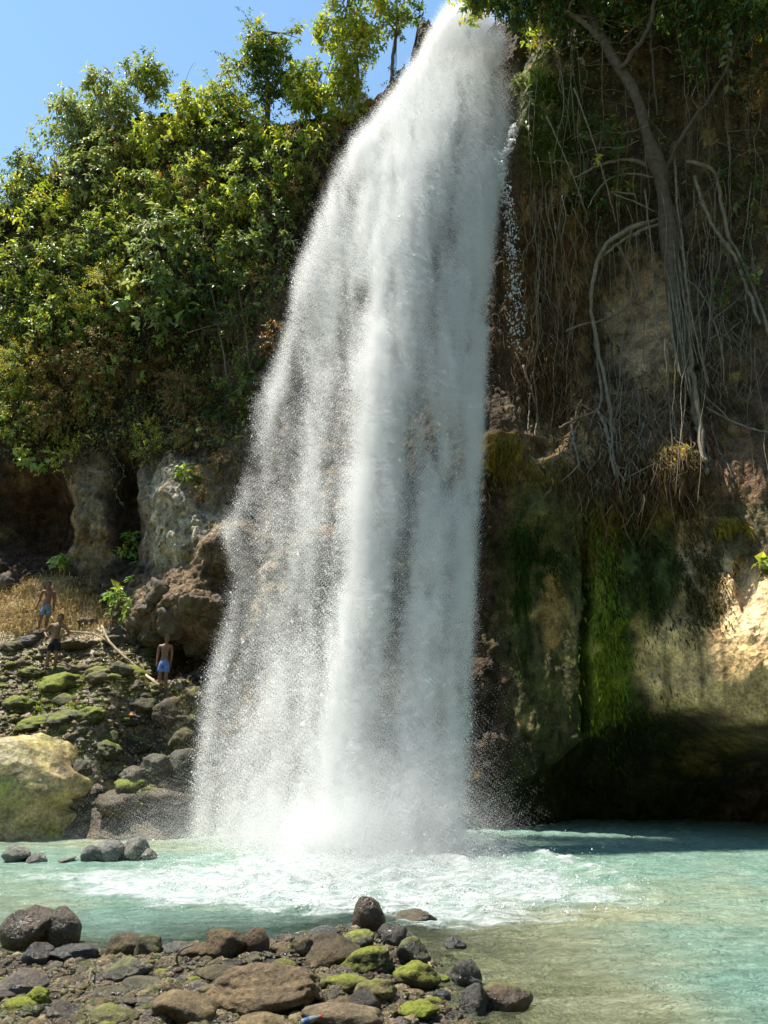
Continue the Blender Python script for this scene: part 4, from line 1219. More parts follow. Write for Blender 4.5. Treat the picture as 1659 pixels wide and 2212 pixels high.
_bank = [
    (135, 1572, 86, 42, 'facet', 'w', (0.05, 0.042, 0.022), 0.35, 'dark shaded mossy boulder below the bright green moss patch'),
    (190, 1562, 60, 38, 'round', 'd', (0.07, 0.075, 0.02), 0.6, 'round deep green mossy stone right of the dark shaded boulder'),
    (365, 1580, 78, 76, 'block', 'd', (0.17, 0.125, 0.075), 0.2, 'upright brown boulder the boy in blue shorts stands on'),
    (296, 1548, 60, 50, 'facet', 'd', (0.10, 0.085, 0.05), 0.25, 'brown boulder with mossy top left of the one the boy stands on'),
    (284, 1570, 52, 36, 'facet', 'w', (0.06, 0.05, 0.035), 0.0, 'black hollow-sided stone beside an orange leaf'),
    (412, 1540, 52, 60, 'round', 'd', (0.17, 0.135, 0.06), 0.25, 'upper rounded ochre mossy boulder beside the spray'),
    (412, 1598, 58, 70, 'round', 'd', (0.12, 0.11, 0.035), 0.4, 'lower rounded olive mossy boulder beside the spray'),
    (356, 1590, 34, 22, 'facet', 'w', (0.20, 0.20, 0.19), -0.5, 'small grey stone wedged under the upright brown boulder'),
    (385, 1625, 58, 54, 'facet', 'd', (0.12, 0.10, 0.04), 0.3, 'mossy stone below the wedged small grey stone'),
    (165, 1690, 62, 50, 'round', 'w', (0.075, 0.065, 0.03), 0.3, 'dark round mossy boulder sitting on the shoulder of the huge tan boulder'),
    (232, 1690, 66, 34, 'facet', 'w', (0.10, 0.095, 0.05), 0.35, 'flat mossy slab with a pale underside lip on the wet bank'),
    (285, 1702, 66, 46, 'facet', 'w', (0.15, 0.125, 0.09), 0.0, 'wet grey boulder low on the bank near the mist'),
    (330, 1690, 70, 60, 'round', 'w', (0.11, 0.10, 0.06), 0.25, 'tall wet grey green boulder on the bank near the mist'),
    (385, 1690, 76, 70, 'facet', 'w', (0.09, 0.085, 0.06), 0.2, 'dark wet boulder half veiled by spray on the bank'),
    (220, 1640, 62, 42, 'round', 'w', (0.08, 0.085, 0.03), 0.4, 'dark green mossy lump in the middle of the wet bank'),
    (285, 1632, 66, 46, 'round', 'w', (0.07, 0.07, 0.028), 0.42, 'very dark green mossy boulder in the middle of the wet bank'),
    (345, 1650, 62, 40, 'round', 'w', (0.07, 0.075, 0.03), 0.4, 'green capped boulder right of the very dark mossy one'),
    (95, 1640, 80, 40, 'facet', 'd', (0.13, 0.12, 0.045), 0.4, 'olive mossy rock just behind the huge tan boulder'),
    (55, 1398, 46, 30, 'round', 'w', (0.07, 0.062, 0.052), -0.2, 'dark grey stone at the feet of the highest boy'),
    (80, 1380, 40, 24, 'facet', 'd', (0.11, 0.095, 0.07), -0.1, 'stone the highest boy stands on'),
    (20, 1415, 54, 36, 'facet', 'd', (0.12, 0.10, 0.06), 0.2, 'grey brown rock at the left margin below the highest boy'),
    (150, 1408, 96, 24, 'facet', 'd', (0.16, 0.135, 0.095), 0.0, 'low flat brown ledge stone beside the boy in black shorts'),
    (60, 1468, 56, 30, 'round', 'd', (0.12, 0.12, 0.035), 0.5, 'mossy lump left of the boy in black shorts'),
    (118, 1500, 100, 52, 'facet', 'd', (0.17, 0.145, 0.08), 0.7, 'broad mossy boulder under the boy in black shorts'),
    (215, 1480, 70, 40, 'facet', 'd', (0.14, 0.115, 0.06), 0.4, 'mossy brown boulder under the leaning driftwood pole'),
    (255, 1460, 56, 36, 'block', 'd', (0.12, 0.10, 0.055), 0.3, 'brown block stone behind the driftwood pole'),
    (30, 1540, 70, 40, 'round', 'd', (0.10, 0.11, 0.03), 0.5, 'green mossy boulder at the left margin of the slope'),
    (60, 1582, 80, 36, 'round', 'd', (0.09, 0.10, 0.026), 0.5, 'dark green mossy boulder above the huge tan boulder'),
    (240, 1382, 60, 36, 'facet', 'd', (0.17, 0.135, 0.095), -0.2, 'grey brown stone behind the tip of the driftwood pole'),
    (180, 1352, 44, 22, 'facet', 'd', (0.19, 0.155, 0.11), -0.3, 'pale stone in the dry grass above the thin pole'),
    (8, 1280, 50, 56, 'round', 'd', (0.10, 0.07, 0.05), -0.4, 'dark brown boulder in shade at the left margin below the cave'),
    (250, 1772, 110, 66, 'facet', 'w', (0.13, 0.095, 0.055), 0.0, 'dark brown rock at the waterline right of the huge tan boulder'),
    (345, 1764, 120, 60, 'facet', 'w', (0.12, 0.09, 0.055), 0.0, 'low dark brown rock sloping into the mist beside the splash'),
    (450, 1500, 50, 40, 'round', 'w', (0.09, 0.075, 0.045), 0.1, 'dark brown boulder in the edge of the spray under the hollow'),
]
for i, (px, py, w, h, kd, mt, col, moss, lab) in enumerate(_bank):
    p = hit_bank(px, py)
    sc = p[1] * 1.02 / FPX
    W, H = w * sc / 2, h * sc / 2
    me = hero(400 + i, 4, kd, 0.22, M_damp if mt == 'w' else M_dry)
    nm = 'boulder' if w > 58 else 'stone'
    rock(nm, lab, nm, me, (p[0], p[1] + W * 0.55, p[2] + H * 0.75), (W * 1.06, W * 0.95, H * 1.08), random.uniform(-0.4, 0.4), col, moss)

# unnumbered smaller rocks of the bank: mossy ones and bare ones
cnt = 0
while cnt < 190:
    px, py = gs.uniform(-30, 440), gs.uniform(1380, 1740)
    p = hit_bank(px, py)
    r = float(np.clip(np.exp(gs.normal(math.log(0.15), 0.4)), 0.07, 0.33))
    mossy = gs.random() < 0.55
    wet = False
    col = [(0.10, 0.11, 0.03), (0.13, 0.11, 0.05), (0.08, 0.08, 0.035)][gs.integers(3)] if mossy else [(0.20, 0.155, 0.09), (0.17, 0.135, 0.085), (0.13, 0.10, 0.06)][gs.integers(3)]
    me = (v_w if wet else v_d)[cnt % 9]
    rock('bank_stone', 'small moss-grown stone embedded in the left bank' if mossy else 'small bare grey brown stone embedded in the left bank', 'stone', me, (p[0], p[1] + r * 0.4, p[2] + r * 0.12), (r * gs.uniform(1, 1.5), r, r * gs.uniform(0.55, 0.85)),
         gs.uniform(0, 6.28), col, gs.uniform(0.3, 0.7) if mossy else gs.uniform(-0.4, 0.05), 'mossy small stones of the left bank' if mossy else 'bare small stones of the left bank')
    cnt += 1
n = 9000
qpx, qpy = gs.uniform(-120, 450, n), gs.uniform(1340, 1765, n)
qy = gs.uniform(16.5, 25, n); qx = gs.uniform(-15, -4.0, n)
qz = bank_z(qx, qy)
qq = np.stack([qx, qy, qz], -1)
ppx_, ppy_ = proj(qq)
qq = qq[(ppy_ < 1715) & (ppy_ > 1390) & (ppx_ > -150) & (gs.random(n) < 0.8)]
link('rubble', pebble_mass('rubble', qq, np.minimum(np.exp(gs.normal(math.log(0.055), 0.5, len(qq))), 0.15), pal[gs.integers(0, 7, len(qq))] * 1.2, M_peb, seed=8), kind='stuff')

# chunks that stick out of the brown rough rock behind the boy in blue shorts
cnt = 0
for (px, py, w, lab) in [(300, 1340, 60, 'rough knob of conglomerate on the left of the brown outcrop'), (350, 1280, 74, 'rough knob at the top of the brown outcrop'), (410, 1300, 70, 'rough knob in the middle of the brown outcrop'), (380, 1345, 90, 'broad rough knob just above the boy in blue shorts'),
                      (440, 1345, 60, 'pale pitted knob on the right of the brown outcrop'), (330, 1375, 60, 'lower left rough knob beside the dark hollow'), (470, 1300, 50, 'rightmost rough knob beside the spray'), (320, 1310, 50, 'small rough knob on the left shoulder of the outcrop'), (430, 1390, 60, 'pale pitted knob roofing the dark hollow')]:
    p = hit_cliff(px, py)
    W = w * p[1] * 1.02 / FPX / 2
    me = hero(500 + cnt, 4, 'block', 0.26, M_dry)
    rock('rock_knob', lab, 'rock', me, (p[0], p[1] + W * 0.35, p[2]), (W * 1.15, W * 0.9, W * 0.85), random.uniform(-1, 1), (0.185, 0.14, 0.095), -0.5)
    cnt += 1
# ================================================================== depth of the cliff as seen from the front, to set plants and roots on it
_cell = 6
_dw, _dh = 2300 // _cell, 2500 // _cell
_dm = np.full((_dh, _dw), 99.0)
_vx, _vy = proj(np.stack([XX, YY, ZZ], -1).reshape(-1, 3))
_ix = ((_vx + 320) / _cell).astype(int); _iy = ((_vy + 320) / _cell).astype(int)
_ok = (_ix >= 0) & (_ix < _dw) & (_iy >= 0) & (_iy < _dh)
np.minimum.at(_dm, (_iy[_ok], _ix[_ok]), YY.reshape(-1)[_ok])
for _ in range(14):
    em = _dm > 90
    if not em.any():
        break
    pad = np.pad(_dm, 1, mode='edge')
    nbm = np.minimum.reduce([pad[:-2, 1:-1], pad[2:, 1:-1], pad[1:-1, :-2], pad[1:-1, 2:]])
    _dm[em] = nbm[em]
_dm[_dm > 90] = 26.0
def wall_Y(px, py):
    return _dm[np.clip(((np.asarray(py) + 320) / _cell).astype(int), 0, _dh - 1), np.clip(((np.asarray(px) + 320) / _cell).astype(int), 0, _dw - 1)]

# ================================================================== LEAVES
def leaf_geo(p, d, nrm, l, w, fold=0.25, droop=0.15):
    """p base, d direction to the tip, nrm normal; all (n,3)"""
    d = d / (np.linalg.norm(d, axis=1)[:, None] + 1e-9)
    s = np.cross(d, nrm); s /= np.linalg.norm(s, axis=1)[:, None] + 1e-9
    nn = np.cross(s, d)
    l = l[:, None]; w = w[:, None]
    v0 = p
    v1 = p + d * l * 0.45 - nn * l * 0.02
    v2 = p + d * l - nn * l * droop
    v3 = p + d * l * 0.38 + s * w * 0.5 + nn * w * fold
    v4 = p + d * l * 0.38 - s * w * 0.5 + nn * w * fold
    V = np.stack([v0, v1, v2, v3, v4], 1).reshape(-1, 3)
    F = np.array([(0, 3, 1), (3, 2, 1), (0, 1, 4), (1, 2, 4)])
    return V, (np.arange(len(p))[:, None, None] * 5 + F[None]).reshape(-1, 3)

PAL = {
    'lime':  [(0.395, 0.477, 0.068), (0.305, 0.405, 0.060), (0.484, 0.501, 0.091)],
    'mid':   [(0.151, 0.230, 0.063), (0.194, 0.261, 0.063), (0.241, 0.293, 0.084)],
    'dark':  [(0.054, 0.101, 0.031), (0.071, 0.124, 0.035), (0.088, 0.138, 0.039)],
    'pale':  [(0.302, 0.367, 0.188), (0.232, 0.314, 0.150), (0.362, 0.399, 0.200)],
    'fresh': [(0.241, 0.353, 0.097), (0.193, 0.322, 0.080), (0.322, 0.434, 0.144)],
    'yell':  [(0.410, 0.372, 0.056), (0.324, 0.332, 0.065), (0.475, 0.393, 0.065)],
    'rust':  [(0.234, 0.137, 0.040), (0.288, 0.180, 0.063), (0.180, 0.153, 0.046)],
    'dry':   [(0.353, 0.257, 0.129), (0.274, 0.178, 0.080), (0.209, 0.137, 0.064)],
    'orange': [(0.451, 0.178, 0.032), (0.353, 0.144, 0.032), (0.241, 0.129, 0.032)],
}
# kind: palette weights, leaf length (m), width/length, leaves per sprig, sprig length, droop of the sprigs
KIND = {
    'lime':  ([('lime', .75), ('yell', .12), ('mid', .13)], 0.19, 0.50, 8, 0.42, 0.35),
    'mid':   ([('mid', .7), ('lime', .18), ('yell', .06), ('dark', .06)], 0.17, 0.52, 9, 0.42, 0.35),
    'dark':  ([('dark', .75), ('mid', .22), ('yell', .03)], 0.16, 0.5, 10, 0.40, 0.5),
    'pale':  ([('pale', .75), ('mid', .18), ('yell', .07)], 0.23, 0.42, 8, 0.46, 0.75),
    'fine':  ([('yell', .5), ('mid', .3), ('lime', .2)], 0.085, 0.36, 18, 0.5, 0.25),
    'rust':  ([('rust', .6), ('dry', .2), ('mid', .2)], 0.11, 0.48, 11, 0.4, 0.55),
    'dry':   ([('dry', .6), ('rust', .35), ('orange', .05)], 0.10, 0.25, 12, 0.4, 0.7),
    'broad': ([('mid', .5), ('pale', .35), ('dark', .15)], 0.30, 0.62, 6, 0.42, 0.55),
    'orange': ([('orange', .6), ('rust', .4)], 0.12, 0.4, 9, 0.36, 0.5),
    'fresh': ([('fresh', .85), ('lime', .15)], 0.20, 0.7, 7, 0.34, 0.5),
}
M_leaf = mat_leaf('leaf', 0.42)
M_leaf_dull = mat_leaf('dull_leaf', 0.25, 0.6, 0.25)
M_bark = mat_plain('bark', (0.16, 0.125, 0.09), 0.85, 0.2, 9.0, 0.6)
M_stem = mat_plain('stem', (0.12, 0.095, 0.06), 0.85, 0.2, 12.0, 0.4)

def sprigs(n, cen, rad, kind, g, shell=0.55, updir=0.25, lumps=0.45):
    """n sprigs of leaves through a crown; gives V, F, colours and the sprig roots"""
    pal, ll, wr, per, sl, droop = KIND[kind]
    ll = ll * 1.1
    d = g.normal(size=(n, 3)); d /= np.linalg.norm(d, axis=1)[:, None]
    r = shell + (1 - shell) * g.random(n) ** 0.7
    r *= 1 + lumps * 1.3 * pn(d * 1.9 + g.uniform(0, 30))
    c = cen + d * r[:, None] * rad
    hole = pn(c * 1.3 + 50)
    c = c[hole > -0.28]; d = d[hole > -0.28]
    n = len(c)
    out = d + g.normal(size=(n, 3)) * 0.45 + np.array([0, -0.12, updir])
    out /= np.linalg.norm(out, axis=1)[:, None]
    t = (np.arange(per) + 0.5) / per
    slv = sl * g.uniform(0.6, 1.35, n)
    pts = c[:, None] + out[:, None] * (t[None, :, None] * slv[:, None, None]) + np.array([0, 0, -1.0]) * (droop * slv[:, None, None] * 0.8 * t[None, :, None] ** 2)
    ang = (np.arange(per) * 2.4)[None] + g.uniform(0, 6.28, (n, 1))
    ref = np.cross(out, np.array([0.3, 0.2, 1.0])); ref /= np.linalg.norm(ref, axis=1)[:, None] + 1e-9
    ref2 = np.cross(out, ref)
    side = ref[:, None] * np.cos(ang)[..., None] + ref2[:, None] * np.sin(ang)[..., None]
    ld = side * 0.9 + out[:, None] * 0.5 + np.array([0, 0, -1.0]) * (droop * 0.9) + g.normal(size=(n, per, 3)) * 0.25
    nr = np.array([0, -0.25, 1.0]) + out[:, None] * 0.4 + g.normal(size=(n, per, 3)) * 0.45
    L_ = ll * np.exp(g.normal(0, 0.26, (n, per))) * (0.75 + 0.25 * np.sin(np.pi * t)[None])
    W_ = L_ * wr * g.uniform(0.8, 1.2, (n, per))
    V, F = leaf_geo(pts.reshape(-1, 3), ld.reshape(-1, 3), nr.reshape(-1, 3), L_.ravel(), W_.ravel(), 0.2, 0.12 + 0.15 * droop)
    names = [a for a, _ in pal]; pr = np.array([b for _, b in pal]); pr = pr / pr.sum()
    pi = g.choice(len(names), n, p=pr)
    base = np.array([PAL[names[i]][g.integers(3)] for i in pi])
    colr = np.repeat(base[:, None], per, 1) * g.uniform(0.72, 1.3, (n, per, 1))
    odd = g.random((n, per))
    colr[odd < 0.025] = (0.30, 0.22, 0.03)
    colr[odd > 0.988] = (0.20, 0.09, 0.03)
    return V, F, np.repeat(colr.reshape(-1, 3), 5, 0), c, out

def plant(name, label, cat, px, py, rpx, kind, fwd=0.5, asp=1.0, dens=1.0, group=None, seed=0, stems=3, base=None, Y=None, shell=0.5, mat=None, stemcol=None):
    g = np.random.default_rng(1000 + seed)
    Yw = (float(wall_Y(px, py)) if Y is None else Y) - fwd
    cen = P(px, py, Yw)
    r = rpx * Yw / FPX * 1.05
    rad = np.array([r, r * 0.75, r * asp])
    b = base if base is not None else cen + np.array([g.uniform(-.2, .2) * r, fwd * 0.9 + 0.1, -r * asp * 0.9])
    pal, ll, wr, per, sl, droop = KIND[kind]
    area = 4.2 * r * r * asp
    nspr = int(np.clip(dens * area / (per * ll * ll * wr * 0.62) * 2.1, 22, 420))
    V, F, col, c, out = sprigs(nspr, cen, rad, kind, g, shell)
    o = thing(name, label, cat, tuple(b), group)
    link('crown', mesh_np('crown', V - b, [F], col, smooth=False, mat=mat or (M_leaf_dull if kind in ('rust', 'dry') else M_leaf)), o)
    for k in range(stems):
        e = c[g.integers(len(c))]
        mid = (b + e) / 2 + g.normal(size=3) * r * 0.18
        pts = smooth_path([b + g.normal(size=3) * 0.06, mid, e], 9)
        mb = MB()
        r0 = 0.016 + 0.012 * r
        tube(mb, pts - b, np.linspace(r0, r0 * 0.35, 9), 5)
        for j in range(4):
            e2 = c[np.argsort(np.linalg.norm(c - e, axis=1))[g.integers(1, min(len(c), 14))]]
            s0 = pts[g.integers(3, 8)]
            tube(mb, smooth_path([s0, (s0 + e2) / 2 + g.normal(size=3) * 0.08, e2], 5) - b, np.linspace(r0 * 0.4, r0 * 0.15, 5), 4, cap=False)
        link('stem', mb.mesh('stem', M_stem), o)
    return o

# px, py, radius (display px), kind, how far it stands out, height/width, label
_shrubs = [
    (120, 320, 62, 'pale', 1.0, 1.0, 'grey green leafy shrub on the skyline just left of the tall grey green one'),
    (252, 232, 62, 'pale', 0.9, 0.9, 'pale shrub on the skyline between the tall grey green one and the domed bush'),
    (405, 250, 54, 'lime', 0.9, 0.9, 'yellow green shrub tucked under the right flank of the domed bush'),
    (505, 255, 60, 'mid', 0.9, 0.9, 'leafy green shrub filling the skyline left of the draped tree'),
    (660, 190, 56, 'lime', 0.9, 1.1, 'bright leafy shrub filling the skyline right of the draped tree'),
    (735, 200, 44, 'lime', 0.7, 1.2, 'bright shrub at the foot of the tall pale tree'),
    (70, 410, 60, 'mid', 0.9, 0.9, 'leafy shrub at the left under the skyline below the fine-leaved tree'),
    (30, 425, 62, 'pale', 0.8, 0.8, 'pale yellow green shrub at the left margin under the dark skyline tree'),
    (55, 368, 52, 'dark', 0.2, 0.8, 'dark fine-leaved tree on the skyline at the left margin'),
    (165, 250, 68, 'pale', 0.7, 1.1, 'tall grey green shrub with drooping leaves on the left skyline'),
    (212, 182, 40, 'pale', 0.5, 0.8, 'sprig-tipped grey green shrub leaning out left on the skyline'),
    (318, 172, 66, 'mid', 0.3, 0.75, 'domed vine-covered bush, highest mound of the left skyline'),
    (258, 318, 66, 'pale', 0.9, 0.9, 'silvery broad-leaved shrub below the domed skyline bush'),
    (345, 300, 72, 'lime', 1.0, 0.8, 'bright yellow green shrub directly under the domed skyline bush'),
    (432, 218, 58, 'lime', 0.5, 0.9, 'lime green shrub between the domed bush and the draped tree'),
    (500, 225, 55, 'mid', 0.4, 0.9, 'mid green shrub at the left foot of the draped tree'),
    (690, 235, 60, 'lime', 0.5, 1.0, 'lime green shrub right of the draped tree near the waterfall'),
    (635, 330, 70, 'lime', 1.0, 0.8, 'largest yellow green shrub jutting towards the waterfall'),
    (560, 290, 55, 'lime', 0.9, 1.1, 'upright bright green shrub in front of the draped tree'),
    (480, 330, 66, 'dark', 0.4, 1.0, 'shaded dark shrub left of the upright bright green one'),
    (405, 395, 72, 'mid', 0.8, 0.9, 'mid green shrub in the centre of the upper left thicket'),
    (310, 420, 72, 'mid', 1.0, 0.9, 'mid green shrub below the silvery broad-leaved one'),
    (195, 380, 74, 'pale', 0.9, 0.9, 'grey green shrub with hanging leaves above the left dead branches'),
    (105, 465, 74, 'lime', 0.9, 0.8, 'sunlit yellow green shrub near the left margin above the dead branches'),
    (35, 575, 60, 'mid', 0.6, 1.0, 'mid green shrub at the left margin with sky behind it'),
    (140, 570, 74, 'mid', 0.9, 0.9, 'green shrub below the left dead branches'),
    (240, 510, 70, 'mid', 1.1, 0.9, 'leafy green shrub with yellowed leaves left of centre'),
    (350, 520, 76, 'pale', 1.2, 1.0, 'large-leaved pale shrub in the middle of the left thicket'),
    (432, 480, 64, 'mid', 0.9, 1.0, 'olive green shrub right of the large-leaved pale one'),
    (545, 400, 70, 'mid', 0.9, 0.8, 'olive shrub overhanging the dark hollow under the yellow green shrub'),
    (660, 412, 50, 'rust', 0.6, 0.9, 'brown tangled shrub beside the upper edge of the waterfall'),
    (600, 470, 54, 'dark', 0.4, 0.9, 'deep green shrub with trailing vines beside the waterfall'),
    (530, 535, 56, 'broad', 0.7, 0.8, 'broad-leaved bluish green plant over the dark hollow'),
    (425, 590, 72, 'dark', 0.9, 1.0, 'dark glossy shrub below the olive green one'),
    (330, 640, 66, 'broad', 1.1, 1.0, 'broad-leaved shrub with hanging leaves above the fresh green climber'),
    (232, 640, 76, 'fine', 1.0, 0.9, 'feathery yellow green shrub in the lower middle of the thicket'),
    (140, 690, 72, 'mid', 0.9, 0.9, 'green shrub above the russet dry tangle'),
    (48, 690, 62, 'dark', 0.6, 1.0, 'shaded dark green shrub at the left margin'),
    (55, 790, 62, 'fine', 0.9, 0.8, 'feathery olive shrub at the left margin above the glossy one'),
    (135, 805, 66, 'rust', 0.9, 0.9, 'larger russet shrub of dry leaves on the lower left thicket'),
    (215, 760, 62, 'rust', 1.0, 1.0, 'mottled russet and green shrub left of the fresh green climber'),
    (370, 690, 52, 'broad', 0.8, 0.8, 'hanging broad-leaved shrub right of the fresh green climber'),
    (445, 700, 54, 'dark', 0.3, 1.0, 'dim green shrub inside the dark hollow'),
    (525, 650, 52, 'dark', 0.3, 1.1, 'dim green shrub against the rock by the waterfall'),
    (596, 720, 32, 'orange', 0.4, 1.1, 'orange brown dead-leaved bush touching the waterfall'),
    (30, 895, 54, 'mid', 0.7, 0.9, 'glossy leafed shrub at the left margin above the upper cave'),
    (118, 885, 60, 'rust', 0.7, 0.8, 'low russet shrub above the pale trailing plant'),
    (205, 855, 46, 'rust', 0.6, 1.2, 'russet creeper bush on the rock column'),
    (395, 845, 54, 'dry', 0.5, 0.9, 'straw coloured dead bush under the dark hollow'),
    (480, 870, 54, 'dark', 0.5, 0.8, 'dark green creeper bush at the lower rim of the hollow'),
    (545, 820, 34, 'dark', 0.3, 1.3, 'small dark shrub squeezed against the waterfall edge'),
    (430, 945, 48, 'rust', 0.5, 0.7, 'hanging russet bush over the grey rock'),
    (484, 1000, 26, 'dry', 0.4, 1.0, 'orange dry tuft hanging right of the grey rock'),
    (425, 1040, 20, 'dry', 0.5, 1.6, 'narrow dry tuft trailing down the grey rock'),
    (320, 950, 22, 'fine', 0.4, 1.8, 'thin yellow green tuft at the top of the grey rock'),
    (150, 990, 26, 'fine', 0.4, 1.3, 'tawny grass-like tuft over the upper cave'),
    (715, 300, 42, 'rust', 0.3, 1.1, 'brownish shrub on the soil lip left of the waterfall'),
    (770, 245, 34, 'fine', 0.2, 1.0, 'small pale bush on the soil lip left of the waterfall'),
]
for i, (px, py, r, kd, fw, asp, lab) in enumerate(_shrubs):
    sk = py < np.interp(px, [0, 110, 200, 330, 760], [440, 320, 275, 240, 250])
    plant('shrub', lab, 'shrub', px, py, r, kd, fw, asp, 2.4 if sk else 1.0, None, i, shell=0.12 if sk else 0.5)

# the draped tree, the leafy tall tree and the slender dark tree of the skyline
def tree(label, path, r0, crowns, seed, kindmat=None, name='tree'):
    g = np.random.default_rng(seed)
    pts = np.array([P(a, b_, y) for a, b_, y in path])
    b = pts[0]
    o = thing(name, label, 'tree', tuple(b))
    mb = MB()
    pp_ = smooth_path(pts, 22)
    pp_ = pp_ + g.normal(size=pp_.shape) * r0 * 0.15
    tube(mb, pp_ - b, np.linspace(r0, r0 * 0.35, 22), 8)
    link('trunk', mb.mesh('trunk', M_bark), o)
    Vs, Fs, Cs, nn_ = [], [], [], 0
    for (px, py, rpx, kd, Y, asp, n) in crowns:
        cen = P(px, py, Y)
        r = rpx * Y / FPX
        V, F, col, c, out = sprigs(n, cen, np.array([r, r * 0.8, r * asp]), kd, g, 0.25)
        Vs.append(V); Fs.append(F + nn_); Cs.append(col); nn_ += len(V)
        for k in range(3):
            e = c[g.integers(len(c))]
            s0 = pp_[min(21, 9 + g.integers(0, 12))]
            mb = MB()
            tube(mb, smooth_path([s0, (s0 + e) / 2 + g.normal(size=3) * 0.15, e], 8) - b, np.linspace(r0 * 0.35, 0.008, 8), 5)
            link('branch', mb.mesh('branch', M_bark), o)
    link('crown', mesh_np('crown', np.concatenate(Vs) - b, [np.concatenate(Fs)], np.concatenate(Cs), smooth=False, mat=M_leaf), o)
    return o
tree('tall tree draped in a dark curtain of vines on the left skyline', [(575, 290, 24.6), (580, 200, 24.3), (570, 120, 24.0), (560, 60, 23.8)], 0.13,
     [(582, 165, 56, 'dark', 23.7, 1.4, 260), (560, 110, 46, 'mid', 23.5, 0.9, 120), (548, 62, 26, 'mid', 23.6, 1.3, 34), (620, 110, 34, 'mid', 23.7, 1.0, 60), (500, 145, 30, 'pale', 23.6, 0.5, 22), (640, 75, 16, 'mid', 23.7, 1.2, 10)], 71)
tree('tall leafy tree with pale hanging foliage left of the waterfall head', [(770, 260, 23.2), (772, 170, 22.9), (765, 80, 22.6), (750, -40, 22.3)], 0.10,
     [(770, 90, 44, 'lime', 22.4, 1.6, 150), (715, 70, 42, 'lime', 22.5, 1.3, 110), (735, 165, 40, 'lime', 22.7, 1.0, 90), (800, 30, 50, 'lime', 22.3, 0.9, 110), (775, 190, 18, 'fine', 22.6, 2.6, 60), (740, 0, 46, 'mid', 22.3, 0.9, 80)], 72)
tree('slender dark-trunked tree with sparse leaves beside the waterfall head', [(845, 185, 22.2), (850, 110, 22.1), (858, 40, 22.0), (850, -60, 21.8)], 0.075,
     [(870, 20, 40, 'mid', 21.9, 0.9, 45), (845, 60, 30, 'mid', 21.9, 1.0, 22), (830, 0, 36, 'lime', 21.8, 0.9, 40), (862, 165, 22, 'rust', 22.0, 0.7, 24), (890, 40, 22, 'mid', 21.9, 1.0, 10)], 73)

# filling of the thicket
gf = np.random.default_rng(90)
NM = {'mid': 'mid green', 'dark': 'dark green', 'lime': 'lime green', 'pale': 'grey green', 'fine': 'feathery olive', 'rust': 'russet', 'dry': 'straw brown'}
k = 0
while k < 38:
    px, py = gf.uniform(-20, 680), gf.uniform(270, 900)
    if px > np.interp(py, [250, 400, 600, 800, 900], [700, 660, 600, 540, 520]) or py < np.interp(px, [0, 160, 300, 700], [420, 280, 230, 260]):
        continue
    if 380 < px < 590 and 680 < py < 830 or (py > 820 and px > 240):
        continue
    kd = ['mid', 'dark', 'mid', 'lime', 'pale', 'fine', 'rust'][gf.integers(7)] if py < 720 else ['rust', 'mid', 'dark', 'dry'][gf.integers(4)]
    plant('thicket_shrub', 'smallish %s shrub filling a gap in the tangled thicket on the left cliff' % NM[kd], 'shrub', px, py, gf.uniform(34, 50), kd, gf.uniform(0.2, 0.6), 0.9, 0.8, NM[kd] + ' filling shrubs of the left thicket', 200 + k, 2)
    k += 1

# fresh light plants one notices
plant('climber', 'fresh light green climber hanging over the edge of the dark hollow', 'climbing plant', 280, 790, 34, 'fresh', 1.2, 1.3, 0.8, None, 301, 2)
plant('trailing_plant', 'pale fresh green trailing plant on top of the left cave', 'plant', 82, 985, 34, 'fresh', 0.6, 0.55, 0.8, None, 302, 2)
plant('creeper', 'pale-leaved creeper climbing the brown slope left of the knobbly outcrop', 'creeper', 268, 1285, 26, 'fresh', 0.35, 1.5, 0.5, None, 303, 2)
plant('creeper', 'thin creeper in the dark cleft left of the grey rock', 'creeper', 283, 1195, 12, 'fresh', 0.3, 3.2, 0.5, None, 304, 1)
plant('fern', 'bright lime fern tuft at the right margin of the cliff', 'fern', 1656, 1232, 16, 'fresh', 0.25, 1.2, 1.0, None, 305, 2)
plant('shrub', 'sunlit lime leaved sprig beside the top right of the waterfall', 'shrub', 1165, 82, 30, 'lime', 0.7, 0.8, 0.8, None, 306, 2)
plant('shrub', 'dry pale leaved tangle under the sunlit lime sprig', 'shrub', 1190, 130, 34, 'dry', 0.5, 0.8, 0.7, None, 307, 2)
plant('shrub', 'orange red leaved sprig at the upper right margin', 'shrub', 1640, 118, 36, 'orange', 1.2, 0.9, 0.5, None, 308, 2)
plant('shrub', 'long-leaved green shrub on the shaded wall left of the fig trunk', 'shrub', 1290, 300, 50, 'dark', 0.5, 1.4, 0.45, None, 309, 3)
plant('shrub', 'dark shrub with narrow leaves in the shade right of the fig trunk', 'shrub', 1590, 400, 56, 'dark', 0.4, 1.3, 0.4, None, 310, 3)
plant('shrub', 'small dark shrub on the shaded wall under the long-leaved one', 'shrub', 1330, 420, 44, 'dark', 0.4, 0.8, 0.7, None, 311, 3)
plant('shrub', 'dim shrub among hanging roots at the right margin below the narrow-leaved one', 'shrub', 1600, 640, 60, 'dark', 0.3, 1.0, 0.5, None, 312, 3)
for i_, (px, py, r, lab) in enumerate([(505, 1420 - 300, 12, 'tiny yellow tuft on the cleft of the pale outcrop'), (125, 1215, 12, 'tiny yellow green weed at the foot of the rock column')]):
    plant('weed', lab, 'plant', px if i_ else 410, py if i_ else 1020, r, 'fresh', 0.3, 0.8, 0.6, None, 320 + i_, 1)

